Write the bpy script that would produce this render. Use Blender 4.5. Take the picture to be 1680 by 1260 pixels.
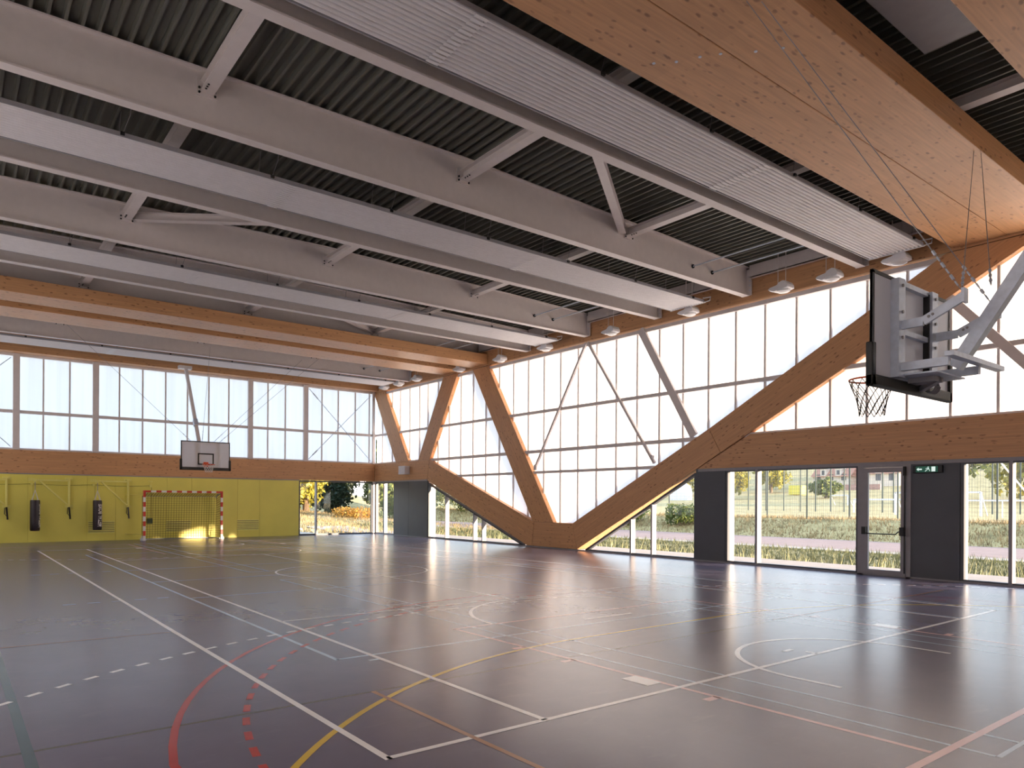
import bpy, bmesh, math, random
import numpy as np
from mathutils import Vector, Matrix
S = bpy.context.scene
for o in list(bpy.data.objects): bpy.data.objects.remove(o)
COL = S.collection
PI = math.pi
random.seed(7); RNG = np.random.default_rng(11)

# ------------------------------------------------------------------ camera, world, sun, exposure
cam_d = bpy.data.cameras.new('camera'); cam = bpy.data.objects.new('camera', cam_d); COL.objects.link(cam)
yaw, roll = math.radians(38.195), math.radians(0.336)
d = Vector((-math.cos(yaw), math.sin(yaw), 0)); r0 = d.cross(Vector((0, 0, 1))).normalized(); u0 = r0.cross(d)
r = math.cos(roll)*r0 + math.sin(roll)*u0; u = -math.sin(roll)*r0 + math.cos(roll)*u0
M = Matrix((r, u, -d)).transposed().to_4x4(); M.translation = Vector((33.592, -17.358, 1.72))
cam.matrix_world = M
cam_d.sensor_width = 36.0; cam_d.lens = 1174.8/1680*36.0; cam_d.shift_y = (822.3-630)/1680.0
cam_d.clip_start = 0.05; cam_d.clip_end = 900
S.camera = cam
S.view_settings.view_transform = 'Standard'; S.view_settings.look = 'None'
S.view_settings.exposure = 1.5; S.view_settings.gamma = 1.0; S.view_settings.use_curve_mapping = False

SUN_STRENGTH = 10.5
SKY_STRENGTH = 1.22
EL = math.radians(5.1)
sd = bpy.data.lights.new('sun', 'SUN'); sun = bpy.data.objects.new('sun', sd); COL.objects.link(sun)
trav = Vector((-0.936*math.cos(EL), -0.352*math.cos(EL), -math.sin(EL)))
sun.rotation_euler = trav.to_track_quat('-Z', 'Y').to_euler(); sun.location = (60, 30, 20)
sd.energy = SUN_STRENGTH; sd.color = (1.0, 0.73, 0.50); sd.angle = math.radians(0.9)
wd = bpy.data.worlds.new('sky'); S.world = wd; wd.use_nodes = True
nt = wd.node_tree; bg = nt.nodes['Background']; bg.inputs[1].default_value = SKY_STRENGTH
tc = nt.nodes.new('ShaderNodeTexCoord'); sx = nt.nodes.new('ShaderNodeSeparateXYZ'); cr = nt.nodes.new('ShaderNodeValToRGB')
nt.links.new(tc.outputs['Generated'], sx.inputs[0]); nt.links.new(sx.outputs[2], cr.inputs[0]); nt.links.new(cr.outputs[0], bg.inputs[0])
e = cr.color_ramp.elements
e[0].position = 0.0; e[0].color = (1.0, 0.92, 0.84, 1)
e[1].position = 1.0; e[1].color = (0.42, 0.60, 0.95, 1)
n = e.new(0.12); n.color = (0.86, 0.92, 1.0, 1)
n = e.new(0.45); n.color = (0.60, 0.76, 1.0, 1)

# ------------------------------------------------------------------ materials
MATS = {}
class NT:
    def __init__(s, name):
        s.m = bpy.data.materials.new(name); s.m.use_nodes = True; s.t = s.m.node_tree
        s.b = s.t.nodes['Principled BSDF']; s.out = s.t.nodes['Material Output']; MATS[name] = s.m
    def n(s, typ, **kw):
        q = s.t.nodes.new('ShaderNode'+typ)
        for k, v in kw.items():
            if k.startswith('i_'): q.inputs[int(k[2:])].default_value = v
            else: setattr(q, k, v)
        return q
    def l(s, a, b): s.t.links.new(a, b)
    def ramp(s, fac, *stops):
        q = s.n('ValToRGB'); el = q.color_ramp.elements
        while len(el) < len(stops): el.new(0.5)
        for k, (p_, c) in enumerate(stops):
            el[k].position = p_; el[k].color = (*c, 1) if len(c) == 3 else c
        s.l(fac, q.inputs[0]); return q.outputs[0]
    def mix(s, fac, a, b, blend='MIX'):
        q = s.n('Mix', data_type='RGBA', blend_type=blend)
        for v, i in ((fac, 0), (a, 6), (b, 7)):
            if isinstance(v, (int, float)): q.inputs[i].default_value = v
            elif isinstance(v, tuple): q.inputs[i].default_value = (*v, 1)
            else: s.l(v, q.inputs[i])
        return q.outputs[2]
    def math(s, op, a, b=0.0):
        q = s.n('Math', operation=op)
        for v, i in ((a, 0), (b, 1)):
            if isinstance(v, (int, float)): q.inputs[i].default_value = v
            else: s.l(v, q.inputs[i])
        return q.outputs[0]
    def bump(s, h, strength=0.1, dist=0.01):
        q = s.n('Bump'); q.inputs['Strength'].default_value = strength; q.inputs['Distance'].default_value = dist
        s.l(h, q.inputs['Height']); s.l(q.outputs[0], s.b.inputs['Normal'])
def flat(name, col, rough=0.5, metal=0.0, spec=0.5, var=0.06, scale=6.0):
    k = NT(name); k.b.inputs['Roughness'].default_value = rough; k.b.inputs['Metallic'].default_value = metal
    k.b.inputs['Specular IOR Level'].default_value = spec
    tcn = k.n('TexCoord'); nz = k.n('TexNoise'); nz.inputs['Scale'].default_value = scale; nz.inputs['Detail'].default_value = 4
    k.l(tcn.outputs['Object'], nz.inputs['Vector'])
    a = tuple(max(0, c*(1-var)) for c in col); b = tuple(min(1, c*(1+var)) for c in col)
    k.l(k.ramp(nz.outputs[0], (0.3, a), (0.7, b)), k.b.inputs['Base Color'])
    return k.m
def wood(name, base, dark):
    k = NT(name); at = k.n('Attribute', attribute_name='gc'); sp = k.n('SeparateXYZ'); k.l(at.outputs['Vector'], sp.inputs[0])
    lam = k.math('FLOOR', k.math('DIVIDE', sp.outputs[2], 0.04)); lam2 = k.math('FLOOR', k.math('DIVIDE', sp.outputs[1], 0.14))
    wn = k.n('TexWhiteNoise', noise_dimensions='2D'); cb = k.n('CombineXYZ')
    k.l(lam, cb.inputs[0]); k.l(k.math('FLOOR', k.math('ADD', k.math('DIVIDE', sp.outputs[0], 2.7), k.math('MULTIPLY', lam, 0.37))), cb.inputs[1]); k.l(cb.outputs[0], wn.inputs['Vector'])
    mp = k.n('Mapping'); mp.inputs['Scale'].default_value = (0.7, 14, 30); k.l(at.outputs['Vector'], mp.inputs[0])
    gr = k.n('TexNoise'); gr.inputs['Scale'].default_value = 1.6; gr.inputs['Detail'].default_value = 6; k.l(mp.outputs[0], gr.inputs['Vector'])
    c = k.ramp(gr.outputs[0], (0.25, tuple(v*0.80 for v in base)), (0.75, tuple(min(1, v*1.12) for v in base)))
    c = k.mix(k.math('MULTIPLY', wn.outputs[0], 0.30), c, tuple(v*0.66 for v in base))
    mp2 = k.n('Mapping'); mp2.inputs['Scale'].default_value = (4.2, 9.0, 11.0); k.l(at.outputs['Vector'], mp2.inputs[0])
    jit = k.n('TexNoise'); jit.inputs['Scale'].default_value = 3.0; k.l(at.outputs['Vector'], jit.inputs['Vector'])
    va = k.n('VectorMath', operation='ADD'); k.l(mp2.outputs[0], va.inputs[0]); k.l(jit.outputs[1], va.inputs[1])
    vo = k.n('TexVoronoi'); vo.inputs['Scale'].default_value = 1.0; vo.inputs['Randomness'].default_value = 1.0; k.l(va.outputs[0], vo.inputs['Vector'])
    kn = k.ramp(vo.outputs['Distance'], (0.13, (1, 1, 1)), (0.25, (0, 0, 0)))
    big = k.n('TexNoise'); big.inputs['Scale'].default_value = 0.55; k.l(at.outputs['Vector'], big.inputs['Vector'])
    kn2 = k.math('MULTIPLY', kn, k.math('MULTIPLY', k.ramp(big.outputs[0], (0.36, (0.35,)*3), (0.56, (1, 1, 1))), 0.68))
    c = k.mix(kn2, c, dark)
    # thin glue lines between laminations
    fr = k.math('FRACT', k.math('DIVIDE', sp.outputs[2], 0.04)); gl = k.ramp(fr, (0.0, (1, 1, 1)), (0.07, (0, 0, 0)))
    c = k.mix(k.math('MULTIPLY', gl, 0.18), c, tuple(v*0.45 for v in base))
    k.l(c, k.b.inputs['Base Color']); k.b.inputs['Roughness'].default_value = 0.42; k.b.inputs['Specular IOR Level'].default_value = 0.35
    k.bump(gr.outputs[0], 0.08, 0.004)
    return k.m
WOOD = wood('spruce_glulam', (0.67, 0.36, 0.175), (0.16, 0.055, 0.02))
STEEL = flat('white_painted_steel', (0.73, 0.665, 0.65), 0.45, var=0.03)
WHITE = flat('white_enamel', (0.77, 0.75, 0.77), 0.4, var=0.03)
GALV = flat('galvanised_steel', (0.60, 0.66, 0.77), 0.38, metal=0.25, var=0.10, scale=14)
GREYM = flat('grey_window_metal', (0.30, 0.29, 0.31), 0.45, var=0.05)
DARKM = flat('dark_grey_panel', (0.085, 0.091, 0.108), 0.5, var=0.06, scale=2)
BLACK = flat('black_plastic', (0.012, 0.012, 0.013), 0.5, var=0.1)
BLACKV = flat('black_vinyl', (0.020, 0.012, 0.018), 0.38, var=0.15)
DECK = flat('dark_green_grey_deck', (0.135, 0.135, 0.115), 0.5, var=0.08, scale=1.5)
ROOFM = flat('roof_board', (0.3, 0.3, 0.3), 0.8)
LIME = flat('lime_yellow_panel', (0.84, 0.76, 0.15), 0.45, var=0.04, scale=1.2)
LIMES = flat('lime_yellow_paint', (0.86, 0.80, 0.22), 0.42, var=0.04)
REDP = flat('red_paint', (0.55, 0.02, 0.012), 0.4)
ORANGE = flat('orange_rim_paint', (0.70, 0.10, 0.03), 0.4)
NETM = flat('olive_net_cord', (0.16, 0.13, 0.02), 0.7)
NETD = flat('dark_net_cord', (0.05, 0.05, 0.05), 0.8)
NETW = flat('white_net_cord', (0.75, 0.72, 0.70), 0.8)
GREENP = flat('dark_green_plastic', (0.01, 0.05, 0.02), 0.5)
CONC = flat('pale_concrete', (0.42, 0.35, 0.28), 0.85, var=0.08, scale=2)
ROADM = flat('pink_asphalt', (0.30, 0.20, 0.165), 0.9, var=0.10, scale=1.5)
TILE = flat('red_roof_tiles', (0.42, 0.19, 0.12), 0.8, var=0.2, scale=3)
RENDERW = flat('cream_house_render', (0.72, 0.62, 0.52), 0.85)
BRICK = flat('red_brick_wall', (0.42, 0.24, 0.20), 0.85, var=0.2, scale=4)
TRUNK = flat('brown_bark', (0.16, 0.11, 0.07), 0.9, var=0.25)
POSTG = flat('dark_green_fence_steel', (0.035, 0.055, 0.05), 0.5)
WALLN = flat('pale_wall_paint', (0.72, 0.66, 0.60), 0.6)
YELL = flat('yellow_hut_paint', (0.75, 0.62, 0.10), 0.6)
def leafm(name, a, b):
    k = NT(name); g = k.n('ObjectInfo'); tcn = k.n('TexCoord'); nz = k.n('TexNoise'); nz.inputs['Scale'].default_value = 2.2; nz.inputs['Detail'].default_value = 3
    k.l(tcn.outputs['Object'], nz.inputs['Vector']); c = k.ramp(nz.outputs[0], (0.35, a), (0.65, b))
    k.l(c, k.b.inputs['Base Color']); k.b.inputs['Roughness'].default_value = 0.6
    tr = k.n('BsdfTranslucent'); k.l(c, tr.inputs[0]); mx = k.n('MixShader'); mx.inputs[0].default_value = 0.35
    k.l(k.b.outputs[0], mx.inputs[1]); k.l(tr.outputs[0], mx.inputs[2]); k.l(mx.outputs[0], k.out.inputs[0]); return k.m
LEAFY = leafm('yellow_green_leaves', (0.16, 0.17, 0.02), (0.42, 0.36, 0.05))
LEAFG = leafm('mid_green_leaves', (0.05, 0.09, 0.02), (0.17, 0.20, 0.04))
LEAFD = leafm('dark_green_leaves', (0.015, 0.035, 0.018), (0.05, 0.075, 0.03))
LEAFO = leafm('orange_brown_leaves', (0.36, 0.17, 0.03), (0.55, 0.34, 0.07))
LEAFS = leafm('grey_green_leaves', (0.14, 0.17, 0.10), (0.30, 0.32, 0.17))  # also carries the painted distance haze of some far trees
GRASSG = leafm('green_grass_blades', (0.07, 0.085, 0.04), (0.19, 0.20, 0.09)); WEED = leafm('pale_weed_leaves', (0.30, 0.30, 0.15), (0.48, 0.46, 0.24))
GRASSD = leafm('dry_grass_blades', (0.20, 0.15, 0.07), (0.46, 0.34, 0.17))

def floor_mat():
    k = NT('purple_grey_vinyl_floor'); tcn = k.n('TexCoord'); nz = k.n('TexNoise'); nz.inputs['Scale'].default_value = 1.2; nz.inputs['Detail'].default_value = 8; nz.inputs['Roughness'].default_value = 0.65
    k.l(tcn.outputs['Object'], nz.inputs['Vector'])
    mp = k.n('Mapping'); mp.inputs['Scale'].default_value = (9, 3, 1); mp.inputs['Rotation'].default_value = (0, 0, 0.5); k.l(tcn.outputs['Object'], mp.inputs[0])
    sc = k.n('TexNoise'); sc.inputs['Scale'].default_value = 1.0; sc.inputs['Detail'].default_value = 10; sc.inputs['Distortion'].default_value = 0.6; k.l(mp.outputs[0], sc.inputs['Vector'])
    c = k.ramp(nz.outputs[0], (0.3, (0.132, 0.120, 0.178)), (0.7, (0.153, 0.138, 0.204)))
    c = k.mix(k.ramp(sc.outputs[0], (0.60, (0, 0, 0)), (0.80, (0.16,)*3)), c, (0.27, 0.24, 0.30))
    k.l(c, k.b.inputs['Base Color']); k.b.inputs['Specular IOR Level'].default_value = 0.30
    k.b.inputs['Roughness'].default_value = 0.25
    return k.m
FLOORM = floor_mat()
def line_mat(name, col): return flat(name, col, 0.25, spec=0.38, var=0.05, scale=3)
LWHITE = line_mat('white_floor_paint', (0.95, 0.94, 0.95)); LRED = line_mat('red_floor_paint', (0.46, 0.035, 0.03)); LYEL = line_mat('yellow_floor_paint', (0.72, 0.50, 0.05))
LBLUE = line_mat('pale_blue_floor_paint', (0.50, 0.64, 0.80)); LTEAL = line_mat('dark_teal_floor_paint', (0.06, 0.11, 0.14)); LDARK = line_mat('dark_olive_floor_paint', (0.075, 0.07, 0.055)); LREDGLARE = line_mat('glare_pale_red_floor_paint', (0.84, 0.52, 0.52)); LBRN = line_mat('orange_brown_floor_paint', (0.40, 0.21, 0.13))  # the pink is red line paint with glare put into its colour
def poly_mat(name, lo, hi):
    k = NT(name); k.t.nodes.remove(k.b)
    at = k.n('TexCoord'); wv = k.n('TexNoise'); mp = k.n('Mapping'); mp.inputs['Scale'].default_value = (5, 5, 0.15); k.l(at.outputs['Object'], mp.inputs[0]); k.l(mp.outputs[0], wv.inputs['Vector']); wv.inputs['Scale'].default_value = 1.0
    c = k.ramp(wv.outputs[0], (0.3, lo), (0.7, hi))
    tr = k.n('BsdfTranslucent'); k.l(c, tr.inputs[0]); df = k.n('BsdfDiffuse'); k.l(c, df.inputs[0]); gl = k.n('BsdfGlossy'); gl.inputs['Roughness'].default_value = 0.35
    m1 = k.n('MixShader'); m1.inputs[0].default_value = 0.10; k.l(tr.outputs[0], m1.inputs[1]); k.l(df.outputs[0], m1.inputs[2])
    m2 = k.n('MixShader'); m2.inputs[0].default_value = 0.05; k.l(m1.outputs[0], m2.inputs[1]); k.l(gl.outputs[0], m2.inputs[2])
    k.l(m2.outputs[0], k.out.inputs[0]); return k.m
POLYC = poly_mat('translucent_polycarbonate', (0.84, 0.85, 0.86), (0.90, 0.91, 0.92)); POLYFILL = poly_mat('warm_fill_polycarbonate', (0.93, 0.85, 0.80), (0.95, 0.87, 0.82))  # cream tint warms the light of the added, unseen long-wall glazing
def glass_mat(name, tint, refl):
    k = NT(name); k.t.nodes.remove(k.b); tr = k.n('BsdfTransparent'); tr.inputs[0].default_value = (*tint, 1); gl = k.n('BsdfGlossy'); gl.inputs['Roughness'].default_value = 0.0
    lw = k.n('LayerWeight'); lw.inputs[0].default_value = 0.5; mx = k.n('MixShader'); k.l(k.math('ADD', k.math('MULTIPLY', k.math('POWER', lw.outputs[1], 4.0), 0.7*refl), 0.06*refl), mx.inputs[0]); k.l(tr.outputs[0], mx.inputs[1]); k.l(gl.outputs[0], mx.inputs[2]); k.l(mx.outputs[0], k.out.inputs[0]); return k.m
GLASS = glass_mat('clear_window_glass', (0.88, 0.91, 0.90), 1.3)
def board_mat():
    k = NT('white_backboard_sheet'); k.b.inputs['Base Color'].default_value = (0.88, 0.86, 0.88, 1); k.b.inputs['Roughness'].default_value = 0.25
    tr = k.n('BsdfTranslucent'); tr.inputs[0].default_value = (0.80, 0.86, 0.97, 1); mx = k.n('MixShader'); mx.inputs[0].default_value = 0.35; k.l(k.b.outputs[0], mx.inputs[1]); k.l(tr.outputs[0], mx.inputs[2]); k.l(mx.outputs[0], k.out.inputs[0]); return k.m
BOARDM = board_mat()
def emis(name, col, st):
    k = NT(name); k.b.inputs['Base Color'].default_value = (*col, 1); k.b.inputs['Emission Color'].default_value = (*col, 1); k.b.inputs['Emission Strength'].default_value = st; return k.m
SIGNG = emis('exit_sign_green', (0.01, 0.07, 0.045), 0.25); SIGNW = emis('exit_sign_white', (0.7, 0.85, 0.8), 0.3)
LAMPD = flat('clear_lamp_diffuser', (0.75, 0.75, 0.76), 0.15, var=0.02)
def ground_mat(name, stops, scale):
    k = NT(name); tcn = k.n('TexCoord'); nz = k.n('TexNoise'); nz.inputs['Scale'].default_value = scale; nz.inputs['Detail'].default_value = 9; nz.inputs['Roughness'].default_value = 0.7
    k.l(tcn.outputs['Object'], nz.inputs['Vector']); k.l(k.ramp(nz.outputs[0], *stops), k.b.inputs['Base Color']); k.b.inputs['Roughness'].default_value = 0.95; k.bump(nz.outputs[0], 0.6, 0.08); return k.m
SOIL = ground_mat('dry_meadow_ground', ((0.30, (0.20, 0.16, 0.06)), (0.5, (0.42, 0.32, 0.13)), (0.7, (0.52, 0.42, 0.20))), 0.9)

# ------------------------------------------------------------------ mesh builder
class MB:
    def __init__(s): s.v = []; s.f = []; s.mi = []; s.gc = []; s.mats = []; s.sm = False
    def slot(s, m):
        if m not in s.mats: s.mats.append(m)
        return s.mats.index(m)
    def add(s, vs, fs, m=None, gc=None):
        b = len(s.v); s.v += [tuple(q) for q in vs]; s.gc += [tuple(q) for q in (gc if gc is not None else vs)]
        i = s.slot(m) if m else 0
        for f in fs: s.f.append(tuple(b+j for j in f)); s.mi.append(i)
        return s
    def box(s, x0, x1, y0, y1, z0, z1, m=None, gax=0):
        vs = [(x, y, z) for z in (z0, z1) for y in (y0, y1) for x in (x0, x1)]
        gc = vs if gax == 0 else [(q[1], q[0], q[2]) for q in vs] if gax == 1 else [(q[2], q[1], q[0]) for q in vs]
        return s.add(vs, [(0, 2, 3, 1), (4, 5, 7, 6), (0, 1, 5, 4), (2, 6, 7, 3), (0, 4, 6, 2), (1, 3, 7, 5)], m, gc)
    def bar(s, p0, p1, w, h, up=(0, 0, 1), m=None):
        p0, p1, up = Vector(p0), Vector(p1), Vector(up); t = (p1-p0).normalized(); a = t.cross(up)
        if a.length < 1e-4: a = t.cross(Vector((1, 0, 0)))
        a.normalize(); b = a.cross(t); a *= w/2; b *= h/2
        vs = [p+i*a+j*b for p in (p0, p1) for i, j in ((-1, -1), (1, -1), (1, 1), (-1, 1))]
        return s.add(vs, [(3, 2, 1, 0), (4, 5, 6, 7), (0, 1, 5, 4), (1, 2, 6, 5), (2, 3, 7, 6), (3, 0, 4, 7)], m)
    def tube(s, pts, rad, n=8, m=None, closed=False):
        pts = [Vector(q) for q in pts]; N = len(pts); vs = []; fs = []
        for i, q in enumerate(pts):
            t = (pts[(i+1) % N]-pts[i-1]) if closed else (pts[min(i+1, N-1)]-pts[max(i-1, 0)]); t.normalize()
            a = t.cross(Vector((0, 0, 1)) if abs(t.z) < 0.95 else Vector((1, 0, 0))).normalized(); b = t.cross(a)
            R = rad[i] if isinstance(rad, (list, tuple)) else rad
            for j in range(n): th = 2*PI*j/n; vs.append(q+R*(math.cos(th)*a+math.sin(th)*b))
        for i in range(N if closed else N-1):
            i2 = (i+1) % N
            for j in range(n): fs.append((i*n+j, i2*n+j, i2*n+(j+1) % n, i*n+(j+1) % n))
        if not closed: fs += [tuple(range(n)), tuple(range((N-1)*n, N*n))[::-1]]
        s.sm = True
        return s.add(vs, fs, m)
    def lathe(s, prof, c=(0, 0, 0), n=24, m=None, ax='z'):
        vs = []; fs = []
        for (R, z) in prof:
            for j in range(n):
                th = 2*PI*j/n; p_ = (R*math.cos(th), R*math.sin(th), z)
                if ax == 'x': p_ = (p_[2], p_[0], p_[1])
                elif ax == 'y': p_ = (p_[0], p_[2], p_[1])
                vs.append((c[0]+p_[0], c[1]+p_[1], c[2]+p_[2]))
        for i in range(len(prof)-1):
            for j in range(n): fs.append((i*n+j, i*n+(j+1) % n, (i+1)*n+(j+1) % n, (i+1)*n+j))
        fs += [tuple(range(n))[::-1], tuple(range((len(prof)-1)*n, len(prof)*n))]
        s.sm = True
        return s.add(vs, fs, m)
    def prism_xz(s, poly, y0, y1, m=None, axis=None):
        n = len(poly); vs = [(x, y, z) for y in (y0, y1) for (x, z) in poly]; gc = None
        if axis is not None:
            ax_ = Vector(axis).normalized(); gc = [(x*ax_[0]+z*ax_[1], y, -x*ax_[1]+z*ax_[0]) for (x, y, z) in vs]
        area = sum(poly[i][0]*poly[(i+1) % n][1]-poly[(i+1) % n][0]*poly[i][1] for i in range(n))
        fr = tuple(range(n)); bk = tuple(range(n, 2*n))[::-1]
        sides = [(i, n+i, n+(i+1) % n, (i+1) % n) for i in range(n)]
        fs = [fr, bk]+sides
        if area < 0: fs = [f[::-1] for f in fs]
        return s.add(vs, fs, m, gc)
    def build(s, name, mat=None, parent=None, smooth=None, bevel=0):
        org = Vector(parent.get('_org', (0, 0, 0))) if parent else Vector((0, 0, 0))
        me = bpy.data.meshes.new(name); me.from_pydata([tuple(Vector(q)-org) for q in s.v], [], s.f)
        for m in ([mat] if mat else s.mats): me.materials.append(m)
        if not mat: me.polygons.foreach_set('material_index', s.mi)
        at = me.attributes.new('gc', 'FLOAT_VECTOR', 'POINT'); at.data.foreach_set('vector', np.array(s.gc, dtype=np.float32).ravel())
        if (s.sm if smooth is None else smooth):
            me.polygons.foreach_set('use_smooth', [True]*len(me.polygons))
            try: me.set_sharp_from_angle(angle=math.radians(40))
            except Exception: pass
        me.update(); o = bpy.data.objects.new(name, me); COL.objects.link(o)
        if parent: o.parent = parent; o['_org'] = tuple(org)
        else: o['_org'] = (0, 0, 0)
        if bevel:
            md = o.modifiers.new('bevel', 'BEVEL'); md.width = bevel; md.segments = 2; md.limit_method = 'ANGLE'
        return o
def tag(o, label=None, cat=None, group=None, kind=None):
    if label: o['label'] = label
    if cat: o['category'] = cat
    if group: o['group'] = group
    if kind: o['kind'] = kind
    return o
def thing(name, label, cat, loc=(0, 0, 0), group=None, kind=None):
    o = bpy.data.objects.new(name, None); COL.objects.link(o); o.location = loc; o['_org'] = tuple(loc); o.empty_display_size = 0.2
    return tag(o, label, cat, group, kind)
def struct(o, label=None, cat=None): return tag(o, label, cat, None, 'structure')
LX, WY = 34.8, 19.1
def zt(y): return 8.19+0.019*min(max(-y, 0.0), max(WY+y, 0.0))   # underside of the deck: shallow ridge along the middle
def clip(poly, f):          # keep the side f(p) >= 0 of a convex/concave polygon (Sutherland-Hodgman)
    out = []
    for i in range(len(poly)):
        a, b = poly[i], poly[(i+1) % len(poly)]; fa, fb = f(a), f(b)
        if fa >= 0: out.append(a)
        if (fa >= 0) != (fb >= 0):
            t = fa/(fa-fb); out.append((a[0]+t*(b[0]-a[0]), a[1]+t*(b[1]-a[1])))
    return out
def span(poly, k, val):     # interval of the other coordinate where the polygon crosses coordinate k = val
    xs = []
    for i in range(len(poly)):
        a, b = poly[i], poly[(i+1) % len(poly)]
        if (a[k]-val)*(b[k]-val) < 0:
            t = (val-a[k])/(b[k]-a[k]); xs.append(a[1-k]+t*(b[1-k]-a[1-k]))
    xs.sort(); return [(xs[i], xs[i+1]) for i in range(0, len(xs)-1, 2)]

# hall: X 0..LX, Y -WY..0, floor at z = 0
# ================================================================== SETTING
m = MB(); m.box(-0.25, LX, -WY, 0.3, -0.25, 0.0); floor = struct(m.build('floor', FLOORM), 'purple grey vinyl sports floor crossed by painted court lines', 'floor')
ZL = [0.0]
class Lines(MB):
    def __init__(s): super().__init__(); ZL[0] += 0.00012; s.z = ZL[0]+0.0004
    def quad(s, P): return s.add([(x, y, s.z) for x, y in P], [tuple(range(len(P)))])
    def seg(s, a, b, w=0.05):
        a, b = Vector(a), Vector(b); t = (b-a).normalized(); n_ = Vector((-t.y, t.x))*w/2
        return s.quad([a-n_, b-n_, b+n_, a+n_])
    def arc(s, c, R, a0, a1, w=0.05, n=48):
        for i in range(n):
            t0 = a0+(a1-a0)*i/n; t1 = a0+(a1-a0)*(i+1)/n
            P = [(c[0]+q*math.cos(t), c[1]+q*math.sin(t)) for q, t in ((R-w/2, t0), (R+w/2, t0), (R+w/2, t1), (R-w/2, t1))]
            s.quad(P)
        return s
    def dash_arc(s, c, R, a0, a1, dl, gap, w=0.05):
        L = abs(a1-a0)*R; k = 0; sg = 1 if a1 > a0 else -1
        while k*(dl+gap) < L:
            t0 = a0+sg*k*(dl+gap)/R; t1 = t0+sg*dl/R; s.arc(c, R, min(t0, t1), max(t0, t1), w, 3); k += 1
        return s
    def dash(s, a, b, dl, gap, w=0.05):
        a, b = Vector(a), Vector(b); L = (b-a).length; t = (b-a)/L; k = 0.0
        while k < L: s.seg(a+t*k, a+t*min(L, k+dl), w); k += dl+gap
        return s
    def done(s, name, mat, label=None):
        o = s.build(name, mat, floor, smooth=False); 
        if label: o['label'] = label
        return o
CY = -9.56
def rect(l, x0, x1, y0, y1, w):
    l.seg((x0-w/2, y0), (x1+w/2, y0), w); l.seg((x0-w/2, y1), (x1+w/2, y1), w); l.seg((x0, y0), (x0, y1), w); l.seg((x1, y0), (x1, y1), w)
l = Lines(); l.seg((27.76, -18.9), (27.76, -1.7), 0.04); l.seg((5.2, -1.1), (27.7, -1.1), 0.04); l.seg((7.04, -18.9), (7.04, -1.7), 0.04); l.done('dark_court_lines', LDARK)
l = Lines(); rect(l, 1.5, 33.3, -16.93, -1.9, 0.07); l.done('teal_court_lines', LTEAL)
l = Lines()
for y in (-11.74, -11.28, -7.82, -5.36, -7.40, -3.9): l.seg((18.4, y), (31.8, y), 0.035); l.seg((3.0, y), (16.4, y), 0.035)
for x in (3.0, 16.4, 18.4, 31.82): l.seg((x, -11.74), (x, -3.9), 0.035)
for x in (23.1, 27.1): l.seg((x, -11.74), (x, -7.82), 0.03)
l.done('badminton_court_lines', LBLUE)
l = Lines(); rect(l, 8.36, 26.36, -14.06, -5.06, 0.05)
for x in (14.36, 20.36, 17.36): l.seg((x, -14.06), (x, -5.06), 0.05)
for x in (14.36, 20.02):
    l.dash((x, -15.9), (x, -14.2), 0.18, 0.17, 0.05); l.dash((x, -4.9), (x, -3.2), 0.18, 0.17, 0.05)
l.seg((26.6, -13.8), (26.6, -13.65), 0.06); l.done('volleyball_court_lines', LBLUE)
l = Lines(); w = 0.05
for s_ in (1, -1):                                                   # s_=1: the end by the camera
    F = lambda x, y: (17.4+s_*(x-17.4), y)
    A = lambda a: a if s_ == 1 else PI-a
    def arc(c, R, a0, a1, w_): b0, b1 = sorted((A(a0), A(a1))); l.arc(F(*c), R, b0, b1, w_)
    l.seg(F(25.57, CY+2.45), F(31.5, CY+2.45), w); l.seg(F(25.57, CY-2.45), F(31.5, CY-2.45), w); l.seg(F(25.57, CY-2.48), F(25.57, CY+2.48), w)
    for sy in (1, -1):
        for q in (29.75, 27.9, 27.05): l.seg(F(q, CY+sy*2.45), F(q, CY+sy*2.62), 0.08)
l.seg((31.55, -16.6), (31.55, -2.4), 0.06); l.seg((3.25, -16.6), (3.25, -2.4), 0.06); l.done('glare_pale_key_lines', LREDGLARE)  # red key and end lines, glare painted in as a paler tone
l = Lines()
for s_ in (1, -1):
    F = lambda x, y: (17.4+s_*(x-17.4), y); A = lambda a: a if s_ == 1 else PI-a
    def arc(c, R, a0, a1, w_): b0, b1 = sorted((A(a0), A(a1))); l.arc(F(*c), R, b0, b1, w_)
    a0 = math.acos(-1.19/6.75); arc((29.79, CY), 6.75, a0, 2*PI-a0, 0.055)
    for sy in (1, -1): l.seg(F(28.6, CY+sy*6.645), F(31.5, CY+sy*6.645), 0.055)
l.done('red_three_point_lines', LRED)
l = Lines()
for s_ in (1, -1):
    F = lambda x, y: (17.4+s_*(x-17.4), y); a0, a1 = (math.radians(96), math.radians(264)) if s_ == 1 else (math.radians(-84), math.radians(84))
    l.dash_arc(F(29.79, CY), 6.25, a0, a1, 0.2, 0.17, 0.055)
l.done('red_dashed_line', LRED)
l = Lines()
for s_, gx in ((1, 33.04), (-1, 1.76)):
    F = lambda x, y: (gx+s_*(x-33.04), y)
    q0, q1 = (PI/2, PI) if s_ == 1 else (0, PI/2)
    l.arc(F(33.04, CY+1.5), 6, q0, q1, 0.055); l.arc(F(33.04, CY-1.5), 6, *((PI, 1.5*PI) if s_ == 1 else (-PI/2, 0)), 0.055)
    l.seg(F(27.04, CY-1.5), F(27.04, CY+1.5), 0.055)
l.done('handball_goal_area_lines', LYEL)
l = Lines()
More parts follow.
